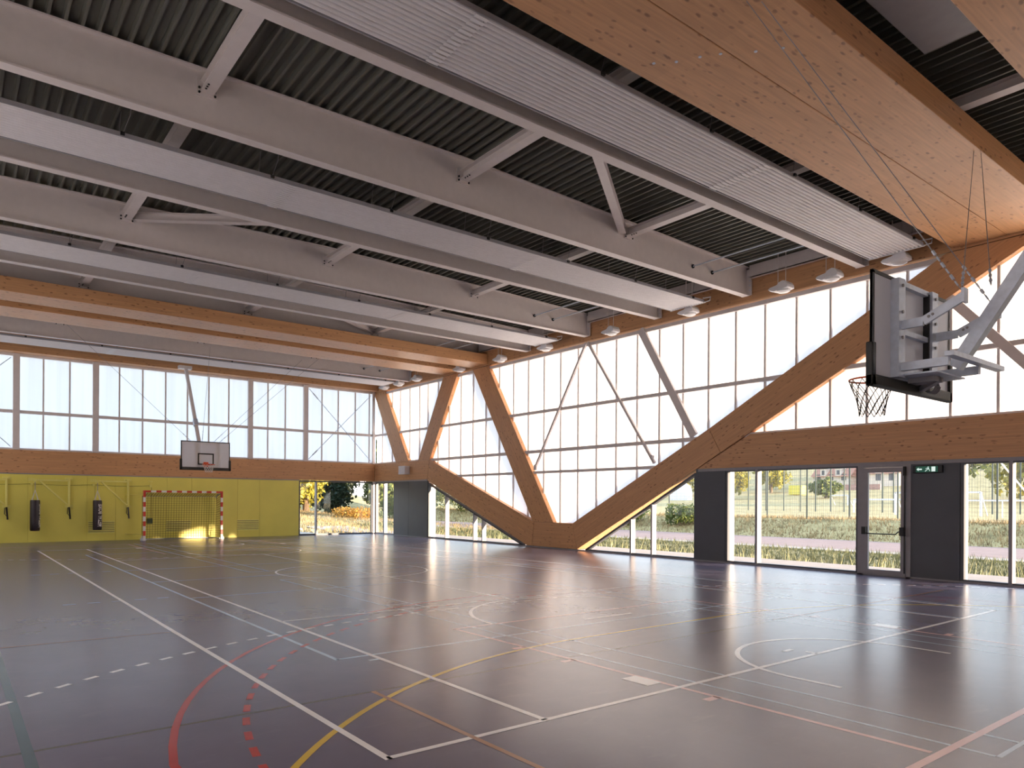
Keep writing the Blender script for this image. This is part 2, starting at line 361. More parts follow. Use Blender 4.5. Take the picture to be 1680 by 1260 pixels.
for s_, gx in ((1, 33.04), (-1, 1.76)):
    F = lambda x, y: (gx+s_*(x-33.04), y)
    q0, q1 = (PI/2, PI) if s_ == 1 else (0, PI/2)
    l.dash_arc(F(33.04, CY+1.5), 9, q0, q1, 0.15, 0.15, 0.055); l.dash_arc(F(33.04, CY-1.5), 9, *((PI, 1.5*PI) if s_ == 1 else (-PI/2, 0)), 0.15, 0.155, 0.055)
    l.dash(F(24.04, CY-1.5), F(24.04, CY+1.5), 0.15, 0.15, 0.055)
    l.seg(F(26.04, CY-0.5), F(26.04, CY+0.5), 0.055)
l.done('handball_dashed_line', LWHITE)
l = Lines()
for s_ in (1, -1):
    F = lambda x, y: (17.4+s_*(x-17.4), y); A = lambda a: a if s_ == 1 else PI-a
    b0, b1 = sorted((A(PI/2), A(1.5*PI))); l.arc(F(25.57, CY), 1.8, b0, b1, 0.055); l.arc(F(29.79, CY), 1.25, b0, b1, 0.055)
    for sy in (1, -1): l.seg(F(29.79, CY+sy*1.25), F(30.25, CY+sy*1.25), 0.055)
    l.seg(F(28.78, CY-2.55), F(29.12, CY-2.55), 0.2); l.seg(F(28.78, CY+2.55), F(29.12, CY+2.55), 0.2)
l.arc((17.4, CY), 1.8, 0, 2*PI, 0.05, 64); l.done('white_basketball_arcs', LWHITE)
l = Lines(); rect(l, 5.56, 29.33, -15.05, -4.06, 0.055)
for y in (-13.66, -5.46): l.seg((5.56, y), (29.33, y), 0.055)
for x in (11.06, 23.64): l.seg((x, -13.66), (x, -5.46), 0.05)
l.seg((11.06, CY), (23.64, CY), 0.05)
for x, q in ((29.33, -1), (5.56, 1)): l.seg((x, CY), (x+q*0.14, CY), 0.05); l.seg((x+q*0.3, CY-0.2), (x+q*0.3, CY-0.02), 0.06)
l.done('tennis_court_lines', LWHITE)
l = Lines(); l.seg((27.76, -14.35), (33.0, -14.35), 0.045); l.seg((23.51, -16.9), (23.59, -15.1), 0.03); l.dash((24.9, -3.74), (27.4, -0.9), 0.14, 0.16, 0.04); l.seg((27.7, -7.84), (27.7, -1.8), 0.035); l.done('brown_training_line', LBRN)

# --- ceiling deck: ribs run along X, 0.2 m apart
m = MB(); prof = []
y = -WY-0.6
while y < 0.55: z = zt(y); prof += [(y, z+0.09), (y+0.13, z+0.09), (y+0.145, z), (y+0.185, z)]; y += 0.2
n_ = len(prof); vs = [(x, q[0], q[1]) for x in (-0.6, LX+0.6) for q in prof]
m.add(vs, [(i, i+1, n_+i+1, n_+i) for i in range(n_-1)]); ceiling = struct(m.build('ceiling', DECK, smooth=False), 'dark ribbed metal roof deck above the beams', 'ceiling')
m = MB(); m.box(-0.9, LX+0.9, -WY-0.9, 0.95, 8.50, 8.95); struct(m.build('roof', ROOFM), 'flat roof slab over the hall', 'roof')

# --- lime wall (X = 0)
m = MB(); seams = [-WY, -17.0, -14.93, -12.93, -11.90, -9.93, -8.92, -6.94, -5.94, -4.04]
m.box(-0.35, -0.025, -WY, -4.04, 0, 2.69)
for a, b in zip(seams, seams[1:]): m.box(-0.03, 0.0, a+0.004, b-0.004, 0.0, 2.69)
struct(m.build('wall_left', LIME), 'lime yellow panelled wall behind the goal', 'wall')
m = MB(); m.box(0.0, 0.02, -WY, -4.04, 2.66, 2.70); struct(m.build('trim_1', GREYM), 'thin grey strip under the timber band of the lime wall', 'trim')
# walls behind and beside the camera
m = MB(); m.box(LX, LX+0.3, -WY-0.3, 0.6, 0, 8.55); struct(m.build('wall_front', WALLN), 'grey end wall behind the camera', 'wall')
m = MB(); m.box(-0.35, LX, -WY-0.3, -WY, 0, 0.9); m.box(-0.35, LX, -WY-0.3, -WY, 7.25, 8.5); struct(m.build('wall_near', WALLN), 'grey long wall opposite the timber truss', 'wall')
w_ = struct(thing('window_17', 'unseen translucent glazing added to light the hall from the long wall opposite the truss', 'window', (10, -WY-0.1, 0.9)))
m = MB(); m.box(-0.3, LX, -WY-0.15, -WY-0.12, 0.9, 7.25); m.build('pane', POLYFILL, w_)  # unseen glazing added to bring light into the hall
m = MB(); [m.box(q-0.03, q+0.03, -WY-0.12, -WY-0.04, 0.9, 7.25) for q in np.arange(0.9, LX, 0.92)]; m.build('mullions', STEEL, w_)
# grey lower wall panels of the truss wall
k_ = MB()
for a, b in ((2.06, 5.23), (20.32, 21.33), (26.32, 27.35)):
    k_.box(a, b, 0.0, 0.40, 0, 2.70); w_ = (b-a)
    if w_ > 2: k_.box(a+w_*0.45-0.004, a+w_*0.45+0.004, -0.004, 0.0, 0.0, 2.70)
struct(k_.build('wall_right', DARKM), 'dark grey wall panels between the lower windows', 'wall')
k_ = MB()
for x in (5.232, 21.332, 27.352, 2.058, 20.318): k_.box(x-0.012, x+0.012, 0.06, 0.42, 0, 2.6)
struct(k_.build('trim_2', WHITE), 'white window reveals beside the grey panels', 'trim')
m = MB(); m.box(-0.3, LX, -0.02, 0.05, 0.0, 0.035); struct(m.build('baseboard_right', GREYM), 'grey sill strip along the foot of the truss wall', 'baseboard')
m = MB(); m.box(20.4, LX, -0.012, 0.04, 2.62, 2.70); m.box(0, 5.2, -0.012, 0.04, 2.64, 2.70); struct(m.build('trim_3', GREYM), 'grey head strip under the timber truss beams', 'trim')
# upper fascia closing the wall above the timber chord
m = MB(); m.box(-0.4, LX, 0.05, 0.5, 7.9, 8.55); m.box(-0.45, -0.05, -WY, 0.5, 7.7, 8.55); struct(m.build('trim_4', ROOFM), 'fascia above the timber chord', 'trim')

# --- upper translucent windows of the lime wall: five bays between white posts
posts = [-15.32, -12.64, -6.38, -3.72]
bays = [(-WY, -15.32, [-18.05, -17.15, -16.22]), (-15.32, -12.64, [-14.43, -13.54]), (-12.64, -6.38, [-11.76, -10.88, -9.98, -9.09, -8.19, -7.32]), (-6.38, -3.72, [-5.53, -4.69]), (-3.72, 0.15, [-2.84, -1.98, -1.05, -0.26])]
where = ['at the far left of the lime wall', 'above the two punching bags', 'behind the far backboard', 'left of the crossed rods', 'with crossed rods beside the timber corner']
for i, (a, b, ms) in enumerate(bays):
    w_ = struct(thing('window_%d' % (i+1), 'upper translucent glazing bay '+where[i], 'window', (-0.17, a, 3.6)))
    m = MB(); m.box(-0.20, -0.17, a, b, 3.6, 7.35); m.build('pane', POLYC, w_)
    m = MB()
    for q in ms: m.box(-0.17, -0.11, q-0.028, q+0.028, 3.66, 7.26)
    m.box(-0.17, -0.03, a, b, 3.6, 3.67); m.box(-0.17, -0.03, a, b, 7.23, 7.33)
    m.build('mullions', STEEL, w_)
    m = MB(); m.box(-0.168, -0.02, a+0.1, b, 5.02, 5.14); m.build('transom', STEEL, w_)
for i, q in enumerate(posts):
    m = MB(); m.box(-0.10, 0.06, q-0.11, q+0.11, 3.6, 7.32)
    tag(m.build('steel_post', STEEL, bevel=0.006), ['white steel post above the left punching bag', 'white steel post above the right punching bag', 'white steel post above the goal mouth, right of the far backboard', 'white steel post nearest the timber corner'][i], 'post', 'white posts of the glazed end wall')
m = MB(); m.box(-0.05, 0.04, -0.14, -0.02, 3.6, 7.3); tag(m.build('corner_post', STEEL), 'slim white post in the upper glazed corner', 'post')

# --- upper translucent windows of the truss wall, clipped to the bays between timbers
GY = 0.18
ser = [0.56, 1.61, 2.42, 3.34, 4.25, 5.0]+[5.89+0.9222*k for k in range(0, 33)]
bay2 = [([(-0.1, 3.55), (-0.1, 7.24), (0.44, 7.24), (2.84, 3.55)], 'narrow translucent glazing wedge in the timber corner'),
        ([(2.84, 3.55), (0.44, 7.24), (7.1, 7.24), (4.85, 3.55)], 'translucent glazing between the two short timber diagonals'),
        ([(4.85, 3.55), (7.1, 7.24), (9.35, 7.24), (13.3, 0.8), (12.7, 0.5), (5.3, 3.1)], 'translucent glazing left of the long steep timber'),
        ([(13.3, 0.7), (9.35, 7.24), (27.6, 7.24), (15.1, 0.5)], 'large bright translucent glazing triangle with steel braces'),
        ([(21.5, 3.55), (28.3, 7.24), (LX, 7.24), (LX, 3.55)], 'translucent glazing right of the long rising timber behind the near backboard')]
for i, (poly, lab) in enumerate(bay2):
    w_ = struct(thing('window_%d' % (i+6), lab, 'window', (poly[0][0], GY, poly[0][1])))
    m = MB(); m.prism_xz(poly, GY, GY+0.03); m.build('pane', POLYC, w_)
    m = MB(); t_ = MB(); t2 = MB()
    for x in ser:
        for a, b in span(poly, 0, x): m.box(x-0.028, x+0.028, GY-0.06, GY-0.002, a, b)
    for z, hh, tt in ((5.08, 0.055, t_), (2.81, 0.05, t_), (3.6, 0.06, t_), (7.18, 0.06, t_)):
        for a, b in span(poly, 1, z): tt.box(a, b, GY-0.13, GY-0.002, z-hh, z+hh)
    if m.v: m.build('mullions', STEEL, w_)
    if t_.v: t_.build('transoms', STEEL, w_)

# --- lower clear windows
def low_window(idx, lab, poly, ms, ax='x', rails=True):
    """poly in (along, z); glass stands on the wall line"""
    w_ = struct(thing('window_%d' % idx, lab, 'window', (poly[0][0], 0.05, 0) if ax == 'x' else (-0.05, poly[0][0], 0)))
    def B(mb, a, b, d0, d1, z0, z1):
        if ax == 'x': mb.box(a, b, d0, d1, z0, z1)
        else: mb.box(-d1, -d0, a, b, z0, z1)
    g = MB()
    if ax == 'x': g.add([(a, 0.08, b) for a, b in poly], [tuple(range(len(poly)))])
    else:
        xs = [q[0] for q in poly]; zs = [q[1] for q in poly]; g.add([(-0.08, a, b) for a, b in poly], [tuple(range(len(poly)))])
    g.build('pane', GLASS, w_)
    for q, wd_ in ms:
        for a, b in span(poly, 0, q):
            mm = MB(); B(mm, q-wd_/2, q+wd_/2, 0.0, 0.20, a, b); mm.build('mullion', GREYM, w_)
    f = MB()
    for i in range(len(poly)):
        a, b = poly[i], poly[(i+1) % len(poly)]
        if ax == 'x': f.bar((a[0], 0.085, a[1]), (b[0], 0.085, b[1]), 0.12, 0.07, (0, 1, 0)) if False else f.bar((a[0], 0.08, a[1]), (b[0], 0.08, b[1]), 0.07, 0.13, (0, 1, 0))
        else: f.bar((-0.08, a[0], a[1]), (-0.08, b[0], b[1]), 0.07, 0.13, (1, 0, 0))
    f.build('frame', DARKM, w_)
    return w_
low_window(11, 'clear corner window at the right end of the lime wall', [(-4.01, 0.035), (-0.12, 0.035), (-0.12, 2.64), (-4.01, 2.64)], [(-3.14, 0.06)], 'y')
low_window(12, 'clear corner window between the corner and the first grey panel', [(0.1, 0.035), (2.03, 0.035), (2.03, 2.62), (0.1, 2.62)], [(0.98, 0.07)])
low_window(13, 'clear window wedge under the descending timber', [(5.27, 0.035), (12.2, 0.035), (5.27, 2.50)], [(6.73, 0.05), (8.90, 0.05), (9.53, 0.05)])
low_window(14, 'clear window wedge under the rising timber', [(15.65, 0.035), (20.28, 0.035), (20.28, 2.56)], [(17.74, 0.06), (18.62, 0.06)])
low_window(15, 'wide clear window left of the glazed exit door', [(21.37, 0.035), (25.1, 0.035), (25.1, 2.62), (21.37, 2.62)], [(22.33, 0.07)])
low_window(16, 'clear window right of the panel with the exit sign', [(27.39, 0.035), (LX-0.2, 0.035), (LX-0.2, 2.62), (27.39, 2.62)], [(28.3, 0.07), (30.5, 0.07), (32.7, 0.07)])
m = MB(); m.box(-0.10, 0.05, -0.10, 0.05, 0, 2.69); struct(m.build('trim_5', WHITE), 'pale post in the glazed corner', 'trim')
# --- exit door
dr = struct(thing('door_1', 'narrow grey framed glass exit door with a black push bar', 'door', (25.7, 0.0, 0)))
m = MB(); m.box(25.12, 25.26, -0.02, 0.14, 0.0, 2.64); m.box(26.24, 26.34, -0.02, 0.14, 0.0, 2.64); m.box(25.26, 26.24, -0.02, 0.14, 2.57, 2.64); m.build('door_frame', GREYM, dr)
m = MB(); m.box(25.27, 25.38, -0.045, 0.02, 0.02, 2.56); m.box(26.13, 26.23, -0.045, 0.02, 0.02, 2.56); m.box(25.38, 26.13, -0.045, 0.02, 2.45, 2.56); m.box(25.38, 26.13, -0.045, 0.02, 0.02, 0.15); leaf = m.build('door_leaf', GREYM, dr)
m = MB(); m.add([(25.38, -0.015, 0.15), (26.13, -0.015, 0.15), (26.13, -0.015, 2.45), (25.38, -0.015, 2.45)], [(0, 1, 2, 3)]); m.build('pane', GLASS, leaf)
m = MB(); m.tube([(25.31, -0.10, 1.02), (25.45, -0.13, 1.0), (26.05, -0.13, 1.0), (26.1, -0.10, 1.06), (26.18, -0.09, 1.07)], 0.014, 8); m.box(25.26, 25.36, -0.12, -0.045, 0.98, 1.16); m.box(26.14, 26.24, -0.14, -0.045, 0.97, 1.17); m.build('push_bar', BLACK, leaf)
m = MB(); m.box(26.20, 26.25, -0.10, -0.045, 2.36, 2.57); m.box(26.205, 26.235, -0.055, -0.045, 0.1, 2.5); m.build('hinge_side_seal', BLACK, dr)
# ================================================================== TIMBER TRUSS (Y = 0 .. 0.48)
def timber(name, poly, axis, lab, parent=None, y0=0.0, y1=0.48, cat='beam'):
    m = MB(); m.prism_xz(poly, y0, y1, None, axis); o = m.build(name, WOOD, parent, bevel=0.006)
    if not parent: tag(o, lab, cat)
    return o
timber('timber_beam', [(0.003, 2.70), (5.17, 2.70), (5.38, 3.60), (0.003, 3.60)], (1, 0), 'short horizontal timber beam over the first grey panel, carrying the small white box')
timber('diagonal_timber', [(5.19, 2.66), (12.46, 0.045), (12.74, 0.045), (12.87, 0.95), (5.40, 3.60)], (7.4, -2.65), 'long timber descending from the corner beam to the low node')
timber('timber_node', [(12.75, 0.045), (15.22, 0.045), (14.99, 0.95), (12.88, 0.95)], (1, 0), 'low boxy timber node resting near the floor between two diagonals')
m = MB(); m.box(12.4, 15.3, -0.01, 0.4, 0.0, 0.045); struct(m.build('trim_6', DARKM), 'dark plinth under the low timber node', 'trim')
dg = thing('diagonal_timber', 'very long timber rising from the low node to the roof on the right', 'beam', (15.2, 0, 0.04))
timber('timber_segment', [(15.24, 0.045), (20.33, 2.70), (21.16, 3.15), (20.76, 3.86), (15.00, 0.95)], (5.5, 2.9), '', dg)
timber('timber_segment', [(21.168, 3.154), (28.95, 7.27), (27.04, 7.27), (20.768, 3.864)], (6.2, 3.35), '', dg)
timber('timber_beam', [(20.36, 2.70), (LX-0.02, 2.70), (LX-0.02, 3.61), (22.12, 3.61)], (1, 0), 'long horizontal timber beam above the exit door')
timber('diagonal_timber', [(2.22, 3.605), (3.46, 3.605), (1.04, 7.27), (-0.12, 7.27)], (-2.4, 3.66), 'short timber diagonal nearest the corner, leaning left', None, 0.0, 0.46)
timber('diagonal_timber', [(4.35, 3.605), (5.37, 3.605), (7.66, 7.27), (6.52, 7.27)], (2.3, 3.66), 'short timber diagonal leaning right above the small white box', None, 0.0, 0.46)
timber('diagonal_timber', [(12.80, 0.958), (13.97, 0.958), (9.88, 7.27), (8.78, 7.27)], (-4.1, 6.3), 'long steep timber from the low node up to the roof', None, 0.0, 0.46)
m = MB(); m.box(-0.1, LX-0.02, -0.02, 0.30, 7.28, 8.0); tag(m.build('top_chord', WOOD, bevel=0.006), 'horizontal timber chord along the top of the truss wall', 'beam')
# lime wall timber bands
m = MB(); m.box(-0.4, 0.0, -WY, -0.003, 2.70, 3.60, None, 1); tag(m.build('timber_band', WOOD, bevel=0.006), 'long horizontal timber band between the lime wall and its glazing', 'beam')
m = MB(); m.box(-0.3, 0.43, -WY, -0.04, 7.33, 8.19, None, 1); tag(m.build('timber_beam', WOOD, bevel=0.006), 'timber roof beam over the glazing of the lime wall', 'beam')
def section(parent, xc, z0, fl=0.20, name='beam_section'):
    m = MB(); ys = [-WY, -WY/2, -0.10]; h = 0.012
    m.box(xc-fl/2, xc+fl/2, -WY, -0.10, z0, z0+0.026)
    vs = [(x, y, z) for x in (xc-h, xc+h) for y in ys for z in (z0+0.026, zt(y)-0.03)]
    m.add(vs, [(0, 2, 3, 1), (2, 4, 5, 3), (6, 7, 9, 8), (8, 9, 11, 10), (4, 10, 11, 5), (0, 1, 7, 6)])
    for a, b in zip(ys, ys[1:]): m.bar((xc, a, zt(a)-0.018), (xc, b, zt(b)-0.018), fl, 0.024)
    return m.build(name, STEEL, parent, smooth=False)
# roof glulams
def glulam(x0, x1, lab, ply=1, y1=-0.03):
    r_ = thing('glulam_roof_beam', lab, 'beam', (x0, y1, 7.33)); w_ = (x1-x0)/ply
    for i in range(ply):
        m = MB(); m.box(x0+i*w_+(0.006 if i else 0), x0+(i+1)*w_-(0.006 if i < ply-1 else 0), -WY, y1, 7.33, 7.73, None, 1); m.build('glulam_ply', WOOD, r_, bevel=0.008)
    section(r_, (x0+x1)/2, 7.74, 0.3, 'carrying_girder'); return r_
glulam(8.74, 9.90, 'timber roof beam ending above the long steep timber')
glulam(6.56, 7.98, 'timber roof beam ending above the right leaning short timber')
big = glulam(27.2, 29.24, 'huge doubled timber roof beam at upper right with a dark middle joint', 2)
glulam(30.32, 31.7, 'timber roof beam cut by the top right corner of the photo')
for q in ((27.5, -10.3), (27.7, -10.1), (27.95, -9.95), (28.15, -9.8), (28.45, -9.5), (28.7, -9.3)): m = MB(); m.lathe([(0.022, -0.012), (0.022, 0.0)], (q[0], q[1], 7.335), 8); m.build('bolt', GALV, big)
# ================================================================== STEEL ROOF
def steel_beam(xr, lab):
    xc = xr+0.10; b = thing('steel_roof_beam', lab, 'beam', (xc, -0.05, 7.40), 'white steel roof beams'); section(b, xc, 7.40)
    m = MB(); m.box(xc-0.16, xc+0.16, -0.10, -0.05, 7.42, 8.12); pl = m.build('end_plate', STEEL, b)
    for z in (7.55, 7.68, 7.81, 7.94):
        for q in (xc-0.12, xc+0.12): m = MB(); m.lathe([(0.018, -0.012), (0.018, 0)], (q, -0.10, z), 8, ax='y'); m.build('bolt', GALV, pl)
    return b
BE = [(25.12, 'nearest white steel roof beam, left of the nearest ribbed panel'), (21.94, 'second white steel roof beam from the camera, the tallest looking one'), (18.78, 'third white steel roof beam from the camera, left of the second ribbed panel'), (15.65, 'fourth white steel roof beam from the camera, ending at the crossing of the thin braces'), (12.45, 'fifth white steel roof beam, just right of the timber beams'), (3.53, 'white steel roof beam closest to the lime wall, beyond the timber beams')]
for x, lab in BE: steel_beam(x, lab)
ends = ['the nearest beam and the huge timber', 'the first and second steel beams', 'the second and third steel beams', 'the third and fourth steel beams', 'the fourth and fifth steel beams', 'the fifth steel beam and the timber', 'the last steel beam and the timber', 'the huge timber and the corner timber']
W_X = [25.22, 22.04, 18.88, 15.75, 12.55, 9.32, 7.27, 3.63]
gaps = [(25.22, 28.2), (22.04, 25.22), (18.88, 22.04), (15.75, 18.88), (12.55, 15.75), (9.32, 12.55), (3.63, 7.27), (28.2, 31.0)]
gaps = [(a+0.014, b-0.014) for a, b in gaps]
for (x0, x1), lab in zip(gaps, ends):
    for y, wl in ((-14.28, 'far'), (-9.54, 'middle'), (-4.86, 'window side')):
        s_ = thing('roof_strut', 'white steel strut, the %s one between %s' % (wl, lab), 'strut', (x0, y, 8.05), 'white struts between roof beams')
        m = MB(); m.box(x0+0.03, x1-0.03, y-0.10, y+0.10, 7.93, 7.942); m.box(x0+0.03, x1-0.03, y-0.10, y+0.10, 8.09, 8.102); m.box(x0+0.03, x1-0.03, y-0.008, y+0.008, 7.942, 8.09); m.build('strut_section', STEEL, s_)
        m = MB(); m.box(x0, x0+0.03, y-0.15, y+0.15, 7.87, 8.14); pl = m.build('end_plate', STEEL, s_)
        for dy in (-0.115, 0.115):
            for z in (7.91, 7.98): m = MB(); m.lathe([(0.018, 0.0), (0.018, 0.016)], (x0+0.03, y+dy, z), 8, ax='x'); m.build('bolt', BLACK, pl)
        for k in range(3): m = MB(); m.lathe([(0.016, -0.012), (0.016, 0.0)], (x0+0.16+0.07*k, y-0.05, 7.93), 8); m.build('bolt', BLACK, pl)
for (x0, y0), (x1, y1), lab in (((22.1, -5.1), (25.18, -9.3), 'slanting roof brace between the first and second steel beams'), ((15.8, -14.1), (18.84, -9.75), 'slanting roof brace between the third and fourth steel beams'), ((9.4, -5.0), (12.5, -9.3), 'slanting roof brace beside the timber roof beams'), ((28.3, -9.8), (30.9, -14.0), 'slanting roof brace beside the top right timber')):
    m = MB(); m.bar((x0, y0, 7.94), (x1, y1, 7.94), 0.17, 0.012); m.bar((x0, y0, 8.02), (x1, y1, 8.02), 0.012, 0.17); m.bar((x0, y0, 8.10), (x1, y1, 8.10), 0.17, 0.012); tag(m.build('roof_brace', STEEL), 'white '+lab, 'brace')
for (x0, x1), lab in zip([gaps[1], gaps[3], gaps[5], gaps[6]], ('first and second steel beams', 'third and fourth steel beams', 'fifth steel beam and the timber', 'last steel beam and the timber')):
    for y, q in ((-2.46, 'inner'), (-1.66, 'outer')):
        rd = thing('tie_rod', '%s thin tie rod between the %s' % (q, lab), 'rod', (x0, y, 7.74), 'thin tie rods near the truss wall')
        m = MB(); m.tube([(x0, y, 7.74), (x1, y, 7.74)], 0.018, 8); m.build('rod', GALV, rd)
        m = MB(); m.lathe([(0.05, 0.0), (0.05, 0.03)], (x0, y, 7.74), 10, ax='x'); m.build('rod_nut', BLACK, rd)
# white edge channels between the beams along the truss wall
xs = [0.5, 3.46, 3.8, 7.1, 7.4, 9.2, 9.5, 12.38, 12.72, 15.58, 15.92, 18.71, 19.05, 21.87, 22.21, 25.05, 25.39, 28.0, 28.4, 30.3]
k_ = MB()
for a, b in zip(xs[0::2], xs[1::2]): k_.box(a, b, -0.20, -0.17, 7.86, 8.19); k_.box(a, b, -0.20, -0.06, 7.86, 7.88)
struct(k_.build('trim_7', STEEL), 'white steel edge channel above the timber chord', 'trim')

m = MB(); m.box(29.3, 30.25, -12.5, -6.75, 7.95, 8.15); tag(m.build('ventilation_duct', GREYM, bevel=0.01), 'flat grey duct between the two timbers at the top right corner', 'duct')
# --- ribbed radiant panels
def radiant(x0, x1, lab, z=7.355, ye=-0.66, edge=True):
    R_ = thing('radiant_ceiling_panel', lab, 'ceiling panel', (x0, ye, z), 'ribbed ceiling heating panels')
    N = 14; pr = []
    for i in range(N):
        a = x0+(x1-x0)*i/N; w_ = (x1-x0)/N
        pr += [(a, z+0.04), (a+w_*0.28, z+0.04), (a+w_*0.38, z+0.012), (a+w_*0.52, z-0.004), (a+w_*0.76, z-0.004), (a+w_*0.90, z+0.012)]
    pr.append((x1, z+0.04)); n_ = len(pr); y = ye; k = 0
    L = [5.87, 5.9, 5.9]
    for q in L:
        y2 = max(y-q+0.012, -WY+0.3); m = MB(); m.add([(a[0], yy, a[1]) for yy in (y, y2) for a in pr]+[(a[0], yy, a[1]+0.012) for yy in (y, y2) for a in pr], [(i, i+1, n_+i+1, n_+i) for i in range(n_-1)]+[(2*n_+i, 3*n_+i, 3*n_+i+1, 2*n_+i+1) for i in range(n_-1)]); m.build('ribbed_sheet', WHITE, R_, smooth=False); y -= q
    m = MB()
    for yy in (ye-5.87, ye-11.77):
        for i in range(N): a = x0+(x1-x0)*(i+0.65)/N; m.box(a-0.028, a+0.028, yy-0.16, yy+0.02, z-0.008, z-0.003)
    m.build('joint_covers', WHITE, R_)
    m = MB(); m.tube([(x0-0.02, ye+0.03, z+0.01), (x1+0.03, ye+0.03, z+0.01)], 0.024, 8); m.tube([(x1+0.03, ye+0.03, z+0.01), (x1+0.16, ye+0.06, z+0.03), (x1+0.16, ye+0.1, z+0.14), (x1-0.1, ye+0.1, z+0.16)], 0.014, 8); m.build('end_header', WHITE, R_)
    m = MB(); m.box(x1, x1+0.02, -WY+0.3, ye, z+0.002, z+0.07); m.box(x0-0.02, x0, -WY+0.3, ye, z+0.002, z+0.07); m.build('edge_rail', GREYM, R_)
    y = ye-0.5
    while y > -18.3:
        h = MB()
        for xx in (x0+0.12, x1-0.02): h.tube([(xx, y, z+0.03), (xx-0.02, y+0.12, z+0.4), (xx, y+0.16, zt(y))], 0.006, 5)
        hg = h.build('hanger', GREYM, R_)
        h = MB(); h.box(x1-0.03, x1+0.05, y-0.03, y+0.03, z+0.02, z+0.07); h.build('hanger_clip', BLACK, hg); y -= 2.35
    return R_
radiant(25.66, 26.82, 'nearest ribbed white ceiling panel, between the first steel beam and the huge timber')
radiant(19.87, 21.05, 'ribbed white ceiling panel second from the camera')
radiant(13.64, 14.85, 'ribbed white ceiling panel third from the camera')
radiant(1.9, 3.25, 'ribbed white ceiling panel closest to the lime wall')

# --- light fixtures hung along the truss wall
FX = [(26.18, 7.22), (24.61, 7.22), (23.31, 7.23), (20.35, 7.22), (17.22, 7.22), (13.95, 7.23), (11.25, 7.23), (8.40, 7.24), (4.89, 7.30), (3.24, 7.28), (1.77, 7.28)]
fl = ['white lamp housing just left of the huge timber beam, behind the near backboard', 'white lamp housing below the end of the nearest steel beam', 'white lamp housing with two rods, left of the nearest beam end', 'white lamp housing beside the end of the second ribbed panel', 'white lamp housing right of the crossing of the thin braces', 'white lamp housing beside the end of the third ribbed panel', 'white lamp housing right of the long steep timber', 'white lamp housing between the two timber roof beams', 'white lamp housing right of the last steel beam', 'white lamp housing at the end of the panel nearest the lime wall', 'white lamp housing closest to the glazed corner']
for (x, z), lab in zip(FX, fl):
    F_ = thing('lamp_housing', lab, 'lamp', (x, -0.42, z), 'white lamps hung along the truss wall')
    m = MB(); W_ = 0.30
    pr = [(-W_, 0.03), (-W_*0.8, 0.08), (-0.04, 0.11), (0.02, 0.17), (0.12, 0.20), (0.21, 0.17), (W_*0.88, 0.08), (W_*0.9, 0.0), (0.02, -0.035), (-0.14, -0.04)]
    m.prism_xz([(x+a, z+b) for a, b in pr], -0.60, -0.26); m.build('housing', WHITE, F_, bevel=0.02)
    m = MB(); m.lathe([(0.0, -0.09), (0.10, -0.085), (0.17, -0.05), (0.185, 0.0)], (x+0.05, -0.43, z+0.0), 16); m.build('diffuser', LAMPD, F_)
    for q in (-0.10, 0.12): m = MB(); m.tube([(x+q, -0.43, z+0.18), (x+q, -0.43, 8.19)], 0.009, 6); m.build('hanging_rod', STEEL, F_)
    m = MB(); m.bar((x-0.30, -0.43, z+0.05), (x-0.16, -0.43, z+0.02), 0.16, 0.05); m.build('end_clip', GALV, F_)
# --- white steel braces on the truss glazing
def brace(name, a, b, w_, h_, lab, y=0.03, cat='brace'):
    m = MB(); m.bar((a[0], y, a[1]), (b[0], y, b[1]), w_, h_, (0, 1, 0)); return tag(m.build(name, STEEL, bevel=0.004), lab, cat)
brace('brace_tube', (15.62, 7.24), (12.92, 3.02), 0.09, 0.08, 'thin white brace sloping down left to the long steep timber')
brace('brace_tube', (15.70, 7.24), (18.70, 2.95), 0.09, 0.08, 'thin white brace sloping down right to the long rising timber')
brace('wide_brace', (18.10, 7.24), (20.20, 3.70), 0.25, 0.10, 'wide white steel brace ending on the long rising timber', 0.05)
brace('wide_brace', (26.9, 6.5), (29.30, 3.74), 0.20, 0.10, 'wide white steel brace behind the near backboard arm', 0.06)
m = MB(); m.box(12.86, 13.0, -0.02, 0.03, 2.9, 3.1); tag(m.build('gusset_plate', STEEL), 'small white plate where the left thin brace meets the steep timber', 'plate')
m = MB(); m.lathe([(0.06, -0.05), (0.06, 0.05)], (18.62, 0.0, 3.15), 12, ax='y'); tag(m.build('brace_coupling', STEEL), 'round white coupling at the foot of the right thin brace', 'coupling')
# crossed rods in the end bays of the lime wall glazing
for (a, b), side in (((-3.55, -0.2), 'beside the timber corner'), ((-18.9, -15.5), 'at the far left edge')):
    for i, (za, zb) in enumerate(((3.72, 7.15), (7.15, 3.72))):
        m = MB(); x_ = -0.04+0.03*i; m.tube([(x_, a, za), (x_, b, zb)], 0.016, 6); m.tube([(x_, a+(b-a)*0.06, za+(zb-za)*0.06), (x_, a+(b-a)*0.13, za+(zb-za)*0.13)], 0.032, 8)
        tag(m.build('cross_rod', GALV), 'thin steel rod rising to the %s, glazing bay %s' % ('right' if i == 0 else 'left', side), 'rod')
# small white box on the corner beam
m = MB(); m.box(3.02, 3.62, -0.30, -0.003, 2.98, 3.38); tag(m.build('loudspeaker_box', WHITE, bevel=0.02), 'small white box fixed on the short timber beam in the corner', 'speaker')
